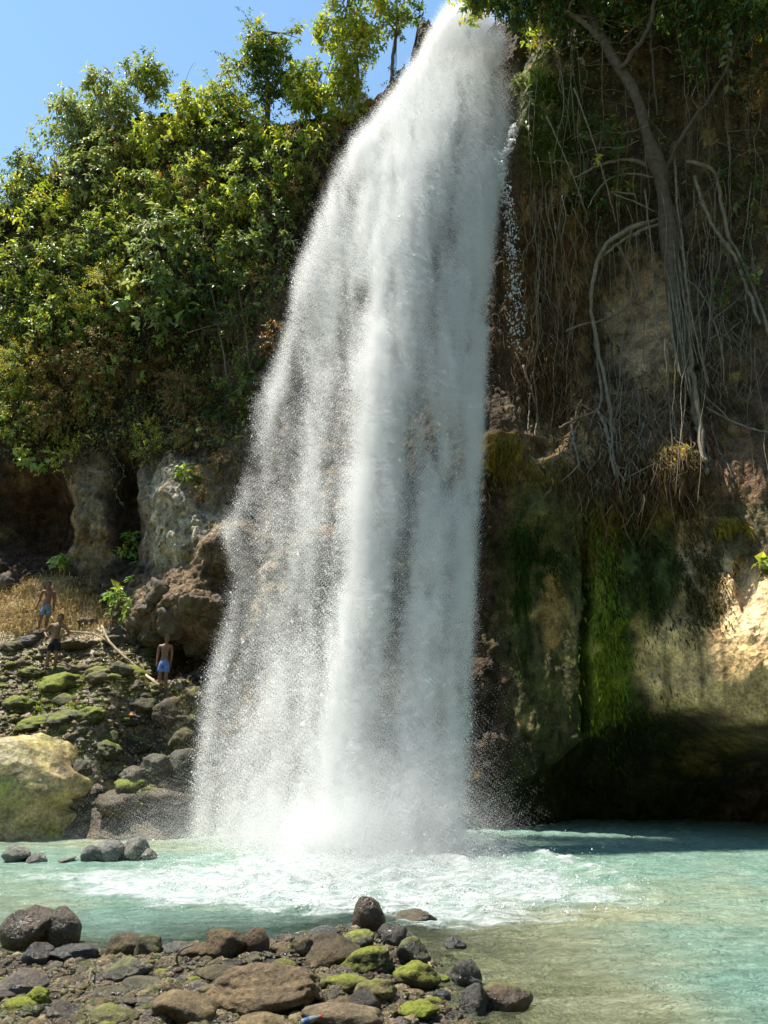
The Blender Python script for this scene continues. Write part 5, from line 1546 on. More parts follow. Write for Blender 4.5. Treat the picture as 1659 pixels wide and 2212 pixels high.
# leaves of creeping undergrowth close against the rock, too many to count
def carpet(name, n, box, ok, pal, ll, seed, out=0.25, mat=None):
    g = np.random.default_rng(seed)
    px, py = g.uniform(box[0], box[1], n), g.uniform(box[2], box[3], n)
    kp = ok(px, py)
    px, py = px[kp], py[kp]
    p = P(px, py, wall_Y(px, py) - out * g.random(len(px)) ** 2 - 0.03)
    p = p[fbm(p * np.array([0.9, 0.4, 0.9]) + seed, 3) > -0.12]
    n = len(p)
    d = np.stack([g.normal(0, .6, n), -np.abs(g.normal(0, .5, n)), -np.abs(g.normal(0.5, .6, n))], -1)
    nr = np.stack([g.normal(0, .5, n), -np.abs(g.normal(.6, .4, n)), np.abs(g.normal(.7, .4, n))], -1)
    L_ = ll * np.exp(g.normal(0, .35, n))
    V, F = leaf_geo(p, d, nr, L_, L_ * g.uniform(.35, .6, n))
    base = np.array([PAL[pal[i]][j] for i, j in zip(g.integers(0, len(pal), n), g.integers(0, 3, n))]) * g.uniform(.7, 1.3, (n, 1))
    link(name, mesh_np(name, V, [F], np.repeat(base, 5, 0), smooth=False, mat=mat or M_leaf), kind='stuff')
def in_left(px, py):
    return (px < np.interp(py, [250, 400, 600, 800, 1000], [740, 680, 615, 555, 520])) & (py > np.interp(px, [-300, 0, 160, 300, 700], [400, 430, 290, 240, 250]))
carpet('undergrowth', 34000, (-300, 740, 240, 960), in_left, ['mid', 'dark', 'rust', 'lime'], 0.13, 41, 0.35)
carpet('dry_undergrowth', 6500, (-300, 540, 780, 1020), lambda x, y: in_left(x, y) & (y > 800 + 60 * np.sin(x / 60)), ['rust', 'dry', 'rust', 'dark'], 0.09, 42, 0.4, M_leaf_dull)
carpet('wall_creeper', 5000, (1120, 1720, -60, 560), lambda x, y: (x > 1130), ['dark', 'dark', 'mid', 'rust'], 0.12, 43, 0.3)

# ================================================================== FIG TREE with its roots on the right
M_root = mat_plain('root_bark', (0.21, 0.175, 0.125), 0.85, 0.2, 7.0, 0.7)
M_trunk = mat_plain('fig_bark', (0.10, 0.08, 0.057), 0.85, 0.2, 7.0, 0.9)
M_root_brown = mat_plain('earthy_root', (0.12, 0.08, 0.045), 0.9, 0.15, 10.0, 0.7)
fb = P(1500, 930, float(wall_Y(1500, 930)) - 0.2)
fig = thing('fig_tree', 'large fig tree on the right cliff with long grey trunk and hanging roots', 'tree', tuple(fb))
def onwall(path, off):
    a = np.array(path, float)
    s = smooth_path(a, 26)
    Y = wall_Y(s[:, 0], s[:, 1])
    Y = np.convolve(np.r_[[Y[0]] * 4, Y, [Y[-1]] * 4], np.ones(9) / 9, 'valid')
    o_ = np.interp(np.linspace(0, 1, 26), np.linspace(0, 1, len(off)), off) if np.ndim(off) else off
    return P(s[:, 0], s[:, 1], Y - o_)
def root(path, r0, r1, off, name='aerial_root', mat=None, sides=7, wob=0.25):
    pts = onwall(path, off)
    g = np.random.default_rng(int(abs(path[0][0] * 7 + path[0][1])))
    pts = pts + g.normal(size=pts.shape) * np.mean(r0) * wob
    mb = MB()
    rr_ = np.interp(np.linspace(0, 1, len(pts)), np.linspace(0, 1, len(r0)), r0) if np.ndim(r0) else np.linspace(r0, r1, len(pts))
    tube(mb, pts - fb, rr_ * (1 + 0.12 * g.normal(size=len(pts))), sides)
    link(name, mb.mesh(name, mat or M_root), fig)
root([(1215, -90), (1300, 85), (1368, 195), (1398, 290), (1430, 395), (1444, 520), (1460, 650), (1474, 760), (1494, 835)], [.12, .14, .15, .17, .21, .22, .20, .19, .16], 0.13, [1.5, 1.2, 1.1, 1.0, 0.8, 0.6, 0.5, 0.4, 0.2], 'trunk', M_trunk, sides=10, wob=0.10)
for pth, r0, r1, off in [
    ([(1440, 400), (1452, 520), (1470, 650), (1490, 760), (1500, 830), (1514, 930), (1522, 1000)], 0.085, 0.06, 0.5),
    ([(1432, 420), (1436, 560), (1446, 660), (1458, 760), (1470, 810)], 0.05, 0.03, 0.6),
    ([(1494, 830), (1502, 900), (1516, 960), (1524, 1020)], 0.10, 0.055, 0.18),
    ([(1428, 470), (1360, 495), (1310, 530), (1287, 580), (1275, 650), (1282, 700), (1300, 790), (1312, 850), (1322, 900)], 0.075, 0.045, [0.6, 0.7, 0.7, 0.6, 0.5, 0.4]),
    ([(1432, 482), (1380, 500), (1330, 530), (1300, 555)], 0.055, 0.05, 0.65),
    ([(1335, 530), (1360, 580), (1375, 620), (1365, 650), (1320, 685), (1260, 700), (1225, 715)], 0.045, 0.035, 0.4),
    ([(1282, 700), (1290, 780), (1300, 850), (1290, 885), (1240, 905), (1210, 925)], 0.05, 0.03, 0.3),
    ([(1235, 905), (1238, 940), (1246, 985), (1254, 1020)], 0.045, 0.025, 0.2),
    ([(1290, 885), (1310, 930), (1320, 985), (1330, 1030)], 0.05, 0.03, 0.2),
    ([(1320, 890), (1322, 960), (1332, 1010), (1350, 1040)], 0.04, 0.02, 0.18),
    ([(1430, 375), (1360, 345), (1290, 360), (1240, 385)], 0.06, 0.02, 0.6),
    ([(1425, 385), (1350, 375), (1300, 400), (1270, 450)], 0.035, 0.015, 0.6),
    ([(1370, 420), (1320, 415), (1380, 440), (1420, 460)], 0.03, 0.02, 0.5),
    ([(1480, 350), (1540, 365), (1555, 420), (1570, 500), (1600, 560), (1635, 640), (1660, 720)], 0.055, 0.04, 0.5),
    ([(1500, 380), (1530, 470), (1580, 545), (1610, 610), (1640, 700)], 0.06, 0.04, 0.6),
    ([(1480, 600), (1520, 640), (1540, 690), (1560, 760), (1565, 830)], 0.035, 0.015, 0.4),
    ([(1525, 640), (1500, 700), (1480, 740)], 0.025, 0.012, 0.4),
    ([(1540, 690), (1600, 640), (1610, 600)], 0.018, 0.012, 0.4),
    ([(1130, 790), (1150, 850), (1160, 905), (1155, 940), (1180, 945)], 0.035, 0.015, 0.25),
    ([(1145, 850), (1142, 900), (1140, 930)], 0.025, 0.012, 0.25),
    ([(1525, 880), (1570, 905), (1620, 925), (1670, 935)], 0.04, 0.02, 0.2),
    ([(1515, 850), (1560, 890), (1590, 930)], 0.03, 0.015, 0.2),
    ([(1240, 190), (1280, 300), (1310, 400), (1330, 480)], 0.03, 0.012, 0.7),
    ([(1180, 250), (1225, 350), (1260, 440), (1270, 480)], 0.022, 0.010, 0.5),
]:
    root(pth, r0, r1, off)
# limbs that carry the crown
for pth, r0, r1, off in [
    ([(1300, 85), (1250, 40), (1180, 0), (1100, -40)], 0.09, 0.03, [1.2, 1.5, 1.8, 2.0]), ([(1340, 150), (1400, 60), (1420, -40), (1440, -120)], 0.08, 0.04, [1.1, 1.4, 1.7, 1.9]),
    ([(1420, 400), (1470, 300), (1560, 170), (1600, 60), (1640, -60)], 0.075, 0.03, [0.8, 0.9, 1.2, 1.5, 1.8]), ([(1270, 40), (1230, 20), (1300, -60), (1400, -110)], 0.05, 0.02, [1.4, 1.7, 2.2, 2.6]),
    ([(1400, 0), (1410, 140), (1420, 250)], 0.04, 0.03, 1.0), ([(1150, 60), (1240, 30), (1330, 60)], 0.02, 0.012, 1.3), ([(1340, 90), (1420, 20), (1520, 0)], 0.025, 0.012, 1.4),
    ([(1460, 500), (1540, 400), (1600, 330)], 0.025, 0.01, 0.8), ([(1445, 330), (1520, 230), (1580, 200)], 0.022, 0.01, 0.9), ([(1440, 300), (1380, 240), (1300, 215)], 0.022, 0.01, 1.0)]:
    root(pth, r0, r1, off, 'branch', M_trunk, sides=7)
gr = np.random.default_rng(77)
for k in range(14):                                  # strands grown together with the trunk
    dx = gr.normal(0, 15)
    y0, y1 = gr.uniform(330, 560), gr.uniform(720, 860)
    t_ = np.linspace(0, 1, 6); yy_ = y0 + (y1 - y0) * t_
    xx_ = np.interp(yy_, [395, 520, 650, 760, 835], [1430, 1444, 1460, 1474, 1494])
    root([(a + dx * (1 + .5 * u) + gr.normal(0, 3), b_) for a, b_, u in zip(xx_, yy_, t_)], gr.uniform(0.018, 0.045), 0.012, 0.75, mat=M_root, sides=6, wob=0.3)
for k in range(40):                                  # fine dead twigs under the crown
    px, py = gr.uniform(1140, 1660), gr.uniform(-10, 360)
    a = gr.uniform(-1.3, 1.3); ln = gr.uniform(50, 170)
    root([(px + math.sin(a) * ln * u + gr.normal(0, 5), py + (-math.cos(a) * .5 + .35) * ln * u + gr.normal(0, 5)) for u in np.linspace(0, 1, 5)], gr.uniform(0.008, 0.016), 0.005, gr.uniform(0.5, 1.3), 'branch', sides=4, wob=0.5)
for k in range(120):
    px = gr.uniform(1130, 1670); t = gr.random()
    y0 = gr.uniform(-60, 520) if t < 0.6 else gr.uniform(400, 760)
    ln = gr.uniform(120, 420)
    if 1380 < px < 1470 and gr.random() < 0.3:
        px += 60
    dx = gr.normal(0, 16)
    q = [(px + dx * u + gr.normal(0, 5), y0 + ln * u) for u in np.linspace(0, 1, 6)]
    root(q, gr.uniform(0.007, 0.017), 0.005, gr.uniform(0.25, 1.0), sides=4, wob=0.6)
for k in range(46):                                  # forked roots spreading over the earth ledge
    px, py = gr.uniform(1250, 1560), gr.uniform(800, 930)
    a = gr.normal(0, 0.5); ln = gr.uniform(60, 190)
    q = [(px + math.sin(a) * ln * u + gr.normal(0, 6), py + math.cos(a) * ln * u) for u in np.linspace(0, 1, 6)]
    root(q, gr.uniform(0.015, 0.035), 0.008, 0.12, mat=M_root_brown if gr.random() < 0.6 else M_root, sides=5, wob=0.6)
# crown
Vs, Fs, Cs, nn_ = [], [], [], 0
gc = np.random.default_rng(78)
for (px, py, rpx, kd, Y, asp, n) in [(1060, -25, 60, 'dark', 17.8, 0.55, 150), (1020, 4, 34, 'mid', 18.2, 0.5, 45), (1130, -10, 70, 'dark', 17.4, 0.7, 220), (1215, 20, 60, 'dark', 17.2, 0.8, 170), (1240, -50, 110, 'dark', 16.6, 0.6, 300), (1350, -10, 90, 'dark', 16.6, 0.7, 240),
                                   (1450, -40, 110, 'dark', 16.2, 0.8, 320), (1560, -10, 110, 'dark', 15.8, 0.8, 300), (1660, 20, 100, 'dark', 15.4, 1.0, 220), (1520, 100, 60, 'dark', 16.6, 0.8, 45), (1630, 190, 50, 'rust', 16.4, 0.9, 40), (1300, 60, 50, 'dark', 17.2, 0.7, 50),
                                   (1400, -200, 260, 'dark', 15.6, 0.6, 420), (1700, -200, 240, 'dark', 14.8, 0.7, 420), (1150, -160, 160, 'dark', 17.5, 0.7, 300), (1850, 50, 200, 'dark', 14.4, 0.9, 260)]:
    cen = P(px, py, Y); r = rpx * Y / FPX
    V, F, col, c, out = sprigs(n, cen, np.array([r, r * 0.9, r * asp]), kd, gc, 0.15)
    Vs.append(V); Fs.append(F + nn_); Cs.append(col); nn_ += len(V)
link('crown', mesh_np('crown', np.concatenate(Vs) - fb, [np.concatenate(Fs)], np.concatenate(Cs), smooth=False, mat=M_leaf), fig)

# hanging vine with big pale leaves
vp = onwall([(1566, 20), (1568, 80), (1572, 140), (1574, 200)], 1.6)
vb = vp[0]
vine = thing('vine', 'hanging vine with large pale leaves under the fig crown at upper right', 'vine', tuple(vb))
mb = MB(); tube(mb, vp - vb, 0.012, 5); link('stem', mb.mesh('stem', M_stem), vine)
lm = []
for k in range(3):
    V, F = leaf_geo(np.zeros((1, 3)), np.array([[0, -0.15, -1.0]]), np.array([[0, -1.0, 0.3]]), np.array([0.26]), np.array([0.15]))
    lm.append(mesh_np('leaf', V, [F], np.full((5, 3), 1.0) * np.array([(0.16, 0.21, 0.12), (0.13, 0.18, 0.10), (0.24, 0.22, 0.07)][k]), mat=M_leaf))
for k in range(17):
    i = 2 + int(k * 23 / 17)
    o = link('leaf', lm[k % 3] if k % 5 else lm[2], vine, tuple(vp[i] - vb + np.array([gr.normal(0, .03), -0.02, 0])))
    o.rotation_euler = (gr.normal(0, .3), gr.normal(0, .55) + (0.7 if k % 2 else -0.7), gr.normal(0, .6))

# thin vines of the left cliff
for k in range(34):
    px = gf.uniform(380, 640) if k < 24 else gf.uniform(170, 520); y0 = gf.uniform(380, 640) if k < 24 else gf.uniform(840, 960)
    if px > np.interp(y0, [250, 400, 600, 800], [690, 660, 610, 550]):
        px -= 120
    ln = gf.uniform(90, 300) if k < 24 else gf.uniform(60, 160)
    q = smooth_path([(px + gf.normal(0, 9), y0 + ln * u) for u in np.linspace(0, 1, 5)], 12)
    pts = P(q[:, 0], q[:, 1], wall_Y(px, y0) - gf.uniform(0.3, 0.8))
    mb = MB(); tube(mb, pts - pts[0], gf.uniform(0.008, 0.02), 4)
    n = int(ln / 9)
    i = gf.integers(0, 12, n)
    V, F = leaf_geo(pts[i] - pts[0], np.stack([gf.normal(0, 1, n), gf.normal(0, .5, n), -np.abs(gf.normal(.6, .4, n))], -1), np.tile([0, -.7, .7], (n, 1)) + gf.normal(size=(n, 3)) * .3, gf.uniform(.07, .15, n), gf.uniform(.04, .08, n))
    v_ = thing('hanging_vine', 'thin vine hanging down the shaded rock of the left cliff', 'vine', tuple(pts[0]), 'thin vines of the left cliff')
    link('stem', mb.mesh('stem', M_stem), v_)
    link('leaves', mesh_np('leaves', V, [F], np.repeat(np.array(PAL['mid'])[gf.integers(0, 3, n)], 5, 0), smooth=False, mat=M_leaf), v_, kind='stuff')
# bare saplings and dead branches
for pth, r0, lab in [([(492, 830), (478, 730), (455, 620), (430, 540)], 0.035, 'bare grey sapling leaning left in the dark hollow'), ([(540, 800), (528, 700), (512, 600), (505, 540)], 0.032, 'bare grey sapling standing nearest the waterfall in the hollow'),
                     ([(405, 720), (450, 705), (500, 690), (560, 640)], 0.018, 'thin bare branch slanting across the dark hollow'), ([(40, 540), (110, 515), (180, 490), (230, 470)], 0.03, 'dead bare branch lying in the shrubs near the left margin'), ([(60, 575), (110, 540), (150, 525)], 0.022, 'shorter dead branch under the long dead one near the left margin')]:
    q = smooth_path(pth, 16)
    pts = P(q[:, 0], q[:, 1], np.min(wall_Y(q[:, 0], q[:, 1])) - (0.25 if pth[0][0] > 300 else 1.5)) + gf.normal(size=(16, 3)) * 0.012
    o = thing('bare_branch', lab, 'branch', tuple(pts[0]))
    mb = MB(); tube(mb, pts - pts[0], np.linspace(r0, r0 * .5, 16), 6); link('limb', mb.mesh('limb', M_bark), o)
    for j in range(4):
        s0 = pts[gf.integers(5, 15)]
        e = s0 + np.array([gf.normal(0, .35), gf.normal(0, .1), gf.uniform(.2, .6)])
        mb = MB(); tube(mb, smooth_path([s0, (s0 + e) / 2 + gf.normal(size=3) * .05, e], 6) - pts[0], np.linspace(r0 * .45, r0 * .15, 6), 4); link('twig', mb.mesh('twig', M_bark), o)
# long shoots against the sky
for px, py, h, lean, lab in [(395, 195, 60, 26, 'long bare arching shoot against the sky above the domed bush'), (292, 180, 70, 4, 'short bare upright shoot against the sky left of the domed bush'), (555, 75, 60, -45, 'leafy arching shoot against the sky above the draped tree'), (500, 150, 40, -40, 'leafy shoot reaching left from the draped tree')]:
    Y = float(wall_Y(px, py + 60)) - 0.8
    pts = P(np.linspace(px, px + lean, 8), np.linspace(py, py - h, 8) - np.sin(np.linspace(0, 3.1, 8)) * 10, Y)
    o = thing('shoot', lab, 'shoot', tuple(pts[0]))
    mb = MB(); tube(mb, pts - pts[0], np.linspace(.012, .005, 8), 4); link('stem', mb.mesh('stem', M_stem), o)
    n = 26 if 'leafy' in lab else 10
    i = gf.integers(1, 8, n)
    V, F = leaf_geo(pts[i] - pts[0] + gf.normal(size=(n, 3)) * .02, gf.normal(size=(n, 3)) + np.array([0, 0, -.6]), gf.normal(size=(n, 3)) + np.array([0, -.5, .6]), np.full(n, .12 if n > 20 else .04), np.full(n, .05 if n > 20 else .015))
    link('leaves', mesh_np('leaves', V, [F], np.tile((0.07, 0.10, 0.03), (len(V), 1)), smooth=False, mat=M_leaf), o, kind='stuff')

# ------------------------------------------------------------------ root mats, moss and grass
def strands(name, n, boxes, cols, seed, length, rad, mat, off=0.15, tilt=0.25):
    g = np.random.default_rng(seed)
    mb = MB()
    for k in range(n):
        bx = boxes[g.integers(len(boxes))]
        px, py = g.normal(bx[0], bx[2] * .5), g.normal(bx[1], bx[3] * .5)
        ln = length * math.exp(g.normal(0, .4))
        Y = float(wall_Y(px, py)) - off * g.random() - 0.03
        p = P(px, py, Y)
        s = g.normal(0, tilt)
        t = np.linspace(0, 1, 4)
        pts = p + np.stack([s * ln * t + g.normal(0, .03, 4), -0.10 * np.sin(t * 3) + g.normal(0, .02, 4), -ln * t], -1)
        c = np.array(cols[g.integers(len(cols))]) * g.uniform(.7, 1.3)
        tube(mb, pts, rad * math.exp(g.normal(0, .35)) * np.array([1, 1, .8, .3]), 3, c, cap=False)
    link(name, mb.mesh(name, mat), kind='stuff')
M_strand = mat_plain('strand', (0.15, 0.1, 0.06), 0.9, 0.15, 6.0, 0.0, True)
strands('hanging_root_mat', 2000, [(1180, 560, 110, 200), (1160, 700, 100, 260), (1210, 800, 110, 160), (1400, 960, 170, 110), (1340, 1010, 160, 80)], [(0.13, 0.08, 0.036), (0.10, 0.06, 0.03), (0.15, 0.10, 0.05), (0.075, 0.05, 0.027)], 5, 0.45, 0.016, M_strand)
strands('rootlets', 900, [(1400, 860, 120, 60), (1360, 960, 140, 110), (1550, 720, 120, 160), (1180, 620, 100, 200)], [(0.26, 0.22, 0.16), (0.20, 0.16, 0.11)], 6, 0.5, 0.008, M_strand, 0.3, 0.5)
strands('dead_creeper_stems', 700, [(300, 860, 160, 120), (440, 930, 140, 110), (600, 420, 90, 120), (690, 330, 60, 90), (450, 640, 120, 200)], [(0.16, 0.12, 0.08), (0.11, 0.08, 0.05)], 7, 0.55, 0.008, M_strand, 0.5, 0.6)

def blobs(name, n, boxes, seed, size, mat, elong=1.6, off=0.02, surf='wall'):
    """moss as a pelt of short fronds: hanging on a wall, bristling on flat ground"""
    g = np.random.default_rng(seed)
    bi = g.integers(0, len(boxes), n)
    bx = np.array([b[:4] for b in boxes], float)[bi]
    cc = np.array([boxes[i][4] for i in bi]) 
    px = bx[:, 0] + bx[:, 2] * np.clip(g.normal(0, .6, n), -1.5, 1.5); py = bx[:, 1] + bx[:, 3] * np.clip(g.normal(0, .6, n), -1.5, 1.5)
    wall = surf == 'wall'
    if wall:
        p = P(px, py, wall_Y(px, py) - off)
    else:
        p = np.array([hit_bank(a, b_) for a, b_ in zip(px[:n // 8], py[:n // 8])])
        p = np.repeat(p, 8, 0)[:n] + g.normal(size=(len(p) * 8, 3))[:n] * np.array([.07, .07, 0])
        p[:, 2] = bank_z(p[:, 0], p[:, 1])
        cc = np.repeat(cc[:n // 8], 8, 0)[:n]
    nz = fbm(p * np.array([2.6, .5, 1.2]) + 9, 3)
    kp = nz > -0.06
    p, cc = p[kp], cc[kp]; n = len(p)
    l = size * np.exp(g.normal(0, .45, n)) * (elong if wall else 0.8)
    w = size * g.uniform(.25, .5, n)
    d = np.stack([g.normal(0, .3, n), -np.abs(g.normal(.35, .25, n)), np.full(n, -1.0)], -1) if wall else np.stack([g.normal(0, .7, n), g.normal(0, .7, n), np.full(n, 1.0)], -1)
    a = g.uniform(0, 6.28, n)
    sd_ = np.stack([np.cos(a), np.sin(a) * .6, g.normal(0, .15, n)], -1) * w[:, None]
    m1 = p + d * (l * .5)[:, None] + np.array([0, -.35 if wall else 0, .1]) * (l * .4)[:, None]
    V = np.stack([p - sd_, p + sd_, m1 + sd_ * .8, m1 - sd_ * .8, p + d * l[:, None]], 1).reshape(-1, 3)
    F = (np.arange(n)[:, None, None] * 5 + np.array([(0, 1, 2), (0, 2, 3), (3, 2, 4)])[None]).reshape(-1, 3)
    link(name, mesh_np(name, V, [F], np.repeat(cc * g.uniform(.5, 1.5, (n, 1)), 5, 0), smooth=False, mat=mat), kind='stuff')
M_moss = mat_leaf('moss', 0.2, 0.9, 0.1, (1.1, 1.1, 0.6))
blobs('cliff_moss', 42000, [(1310, 1440, 40, 170, (0.17, 0.22, 0.02)), (1310, 1440, 40, 170, (0.17, 0.22, 0.02)), (1300, 1250, 36, 130, (0.13, 0.17, 0.018)), (1345, 1230, 60, 160, MOSS), (1400, 1220, 80, 110, (0.035, 0.05, 0.012)), (1300, 1110, 40, 60, (0.15, 0.115, 0.018)), (1370, 1090, 110, 60, (0.11, 0.08, 0.03)),
                          (1450, 1000, 36, 50, (0.26, 0.19, 0.025)), (1085, 985, 40, 46, (0.17, 0.14, 0.02)), (1165, 1010, 60, 22, (0.26, 0.19, 0.05)), (1165, 190, 50, 26, (0.10, 0.13, 0.012)), (1190, 300, 55, 130, (0.04, 0.06, 0.01)), (1160, 1200, 70, 60, (0.03, 0.055, 0.01)), (1125, 1290, 14, 110, (0.04, 0.07, 0.01)),
                          (1520, 1270, 50, 90, (0.07, 0.06, 0.02)), (1350, 1560, 80, 60, (0.05, 0.075, 0.012)), (1235, 450, 46, 60, (0.04, 0.06, 0.012)), (1580, 1140, 26, 10, (0.26, 0.19, 0.025)), (1420, 1070, 100, 70, (0.13, 0.09, 0.04)), (1480, 1060, 80, 60, (0.12, 0.08, 0.04))], 14, 0.04, M_moss, 2.6, 0.02)
blobs('bank_moss', 26000, [(200, 1660, 160, 60, (0.10, 0.11, 0.03)), (330, 1600, 90, 60, (0.12, 0.11, 0.035)), (120, 1580, 100, 40, (0.13, 0.15, 0.03)), (130, 1500, 60, 46, (0.30, 0.36, 0.035)), (40, 1480, 50, 40, (0.17, 0.20, 0.03)), (160, 1540, 40, 30, (0.25, 0.31, 0.03)), (60, 1560, 60, 40, (0.07, 0.09, 0.02)), (290, 1460, 50, 40, (0.10, 0.11, 0.025)), (250, 1620, 110, 50, (0.06, 0.075, 0.02)), (400, 1500, 30, 20, (0.2, 0.16, 0.04)), (230, 1450, 60, 40, (0.11, 0.10, 0.03))], 15, 0.04, M_moss, 0.9, 0, 'bank')

# dry grass on the slope and under the cliff
def grass(name, n, box, pal, h, seed, mat, ok=None, surf=hit_bank):
    g = np.random.default_rng(seed)
    px, py = g.uniform(box[0], box[1], n), g.uniform(box[2], box[3], n)
    if ok is not None:
        kp = ok(px, py); px, py = px[kp], py[kp]; n = len(px)
    m_ = max(40, n // 14)
    # tussocks: several blades share a root
    cen = np.array([surf(a, b_) for a, b_ in zip(px[:m_], py[:m_])])
    i = g.integers(0, m_, n)
    p = cen[i] + g.normal(size=(n, 3)) * np.array([.13, .13, .02])
    if surf is hit_bank:
        p[:, 2] = bank_z(p[:, 0], p[:, 1]) - .02
    a = g.uniform(0, 6.28, n); l = h * np.exp(g.normal(0, .35, n)); w = g.uniform(.006, .013, n)
    lean = g.uniform(.5, 1.7, n)
    dr = np.stack([np.cos(a), np.sin(a), np.zeros(n)], -1)
    sd_ = np.stack([-np.sin(a), np.cos(a), np.zeros(n)], -1)
    t1 = p + dr * (l * lean * .3)[:, None] + np.array([0, 0, 1]) * (l * .6)[:, None]
    t2 = p + dr * (l * lean)[:, None] + np.array([0, 0, 1]) * (l * (.9 - .42 * lean))[:, None]
    V = np.stack([p - sd_ * w[:, None], p + sd_ * w[:, None], t1 - sd_ * w[:, None] * .8, t1 + sd_ * w[:, None] * .8, t2], 1).reshape(-1, 3)
    F = (np.arange(n)[:, None, None] * 5 + np.array([(0, 1, 3), (0, 3, 2), (2, 3, 4)])[None]).reshape(-1, 3)
    c = np.array(pal)[g.integers(0, len(pal), n)] * g.uniform(.7, 1.3, (n, 1))
    link(name, mesh_np(name, V, [F], np.repeat(c, 5, 0), smooth=False, mat=mat), kind='stuff')
M_straw = mat_leaf('straw', 0.2, 0.6, 0.2, (1.0, 0.95, 0.7))
grass('dry_grass', 17000, (-60, 260, 1195, 1375), [(0.66, 0.55, 0.33), (0.55, 0.43, 0.25), (0.46, 0.33, 0.19), (0.34, 0.28, 0.13)], 0.24, 31, M_straw, lambda x, y: y < 1385 - 0.12 * x)
grass('green_grass', 900, (150, 440, 1440, 1540), [(0.13, 0.15, 0.03), (0.18, 0.17, 0.04)], 0.16, 32, M_straw)

# fallen leaves on the bank
n = 1500
qx = gf.uniform(-13, -4.4, n); qy = gf.uniform(17.8, 25, n)
pz = np.stack([qx, qy, bank_z(qx, qy) + .03], -1)
dirs = np.stack([gf.normal(size=n), gf.normal(size=n), gf.normal(0, .15, n)], -1)
V, F = leaf_geo(pz, dirs, np.tile([0, 0, 1.0], (n, 1)) + gf.normal(size=(n, 3)) * .25, gf.uniform(.07, .17, n), gf.uniform(.03, .08, n))
cl_ = np.array([(0.32, 0.22, 0.13), (0.22, 0.13, 0.07), (0.38, 0.3, 0.2), (0.16, 0.09, 0.05)])[gf.integers(0, 4, n)]
link('leaf_litter', mesh_np('leaf_litter', V, [F], np.repeat(cl_, 5, 0), smooth=False, mat=M_leaf_dull), kind='stuff')
p = hit_bank(275, 1556)
V, F = leaf_geo(np.zeros((1, 3)), np.array([[1.0, .2, .1]]), np.array([[0, -.5, 1.0]]), np.array([.26]), np.array([.17]))
link('fallen_leaf', mesh_np('fallen_leaf', V, [F], np.tile((0.5, 0.22, 0.03), (5, 1)), mat=M_leaf_dull), None, tuple(p + np.array([0, -.05, .12])), label='large orange fallen leaf on the bank beside the black hollow-sided stone', category='leaf')
# ================================================================== DRIFTWOOD AND LITTER
M_wood = mat_plain('driftwood', (0.40, 0.31, 0.20), 0.8, 0.2, 8.0, 0.5)
M_wood_dark = mat_plain('dark_driftwood', (0.15, 0.12, 0.085), 0.85, 0.2, 8.0, 0.5)
def pole(name, label, cat, ctrl, r0, r1, twigs=(), mat=None):
    pts = []
    for px, py, lift in ctrl:
        p = hit_bank(px, py)
        # lift along the line of sight keeps it where it is seen, off the ground
        q = P(px, py, p[1] - lift)
        pts.append(q)
    pts = smooth_path(pts, 18) + np.random.default_rng(len(label)).normal(size=(18, 3)) * r0 * 0.15
    o = thing(name, label, cat, tuple(pts[-1]))
    mb = MB(); tube(mb, pts - pts[-1], np.linspace(r0, r1, 18), 7); link('shaft', mb.mesh('shaft', mat or M_wood), o)
    for k, (i, dx, dz) in enumerate(twigs):
        e = pts[i] + np.array([dx, -0.05, dz])
        mb = MB(); tube(mb, smooth_path([pts[i], (pts[i] + e) / 2 + np.array([0, 0, .03]), e], 6) - pts[-1], np.linspace(r1 * .6, r1 * .25, 6), 5); link('twig', mb.mesh('twig', mat or M_wood), o)
    return o
pole('driftwood_pole', 'long pale driftwood pole slanting down to the boy in blue shorts', 'pole', [(220, 1352, .9), (238, 1388, .7), (270, 1420, .5), (310, 1455, .35), (343, 1480, .25)], 0.035, 0.045, [(7, .25, -.12), (10, -.2, .15)])
pole('driftwood_stick', 'thin pale stick running from the hip of the boy in black shorts to the pole', 'stick', [(140, 1364, .7), (175, 1366, .65), (210, 1372, .6), (238, 1390, .5)], 0.028, 0.022, [(9, .12, .10)])
pole('dead_branch', 'thin dead branch right of the boy in blue shorts at the edge of the spray', 'branch', [(385, 1462, .3), (410, 1475, .3), (438, 1492, .3)], 0.022, 0.014, [(4, -.12, .22), (7, .10, .16)])
pole('dead_branch', 'short grey stick lying on the dry slope above the pole', 'branch', [(178, 1388, .12), (192, 1380, .15), (205, 1370, .15)], 0.02, 0.012, [(8, .1, .05)])
pole('dead_branch', 'forked dark stump stick right of the legs of the boy in blue shorts', 'branch', [(372, 1478, .3), (378, 1462, .35), (384, 1440, .4)], 0.03, 0.016, [(6, .15, .12), (10, -.1, .12)], M_wood_dark)
# twig on the near shore
def shore_pole(name, label, cat, ctrl, r0, r1):
    pts = smooth_path([np.array(on_z(px, py, z)) for px, py, z in ctrl], 14)
    o = thing(name, label, cat, tuple(pts[0]))
    mb = MB(); tube(mb, pts - pts[0], np.linspace(r0, r1, 14), 6); link('shaft', mb.mesh('shaft', M_wood_dark), o)
shore_pole('twig', 'dark curved twig sticking up from the wet stones at the shoreline', 'twig', [(385, 2086, .12), (382, 2066, .2), (395, 2050, .3), (415, 2042, .34)], 0.010, 0.006)
shore_pole('twig', 'pale crooked twig lying in the puddle rubble left of the angular boulder', 'twig', [(192, 2122, .2), (196, 2098, .24), (205, 2104, .2), (214, 2112, .16)], 0.008, 0.005)

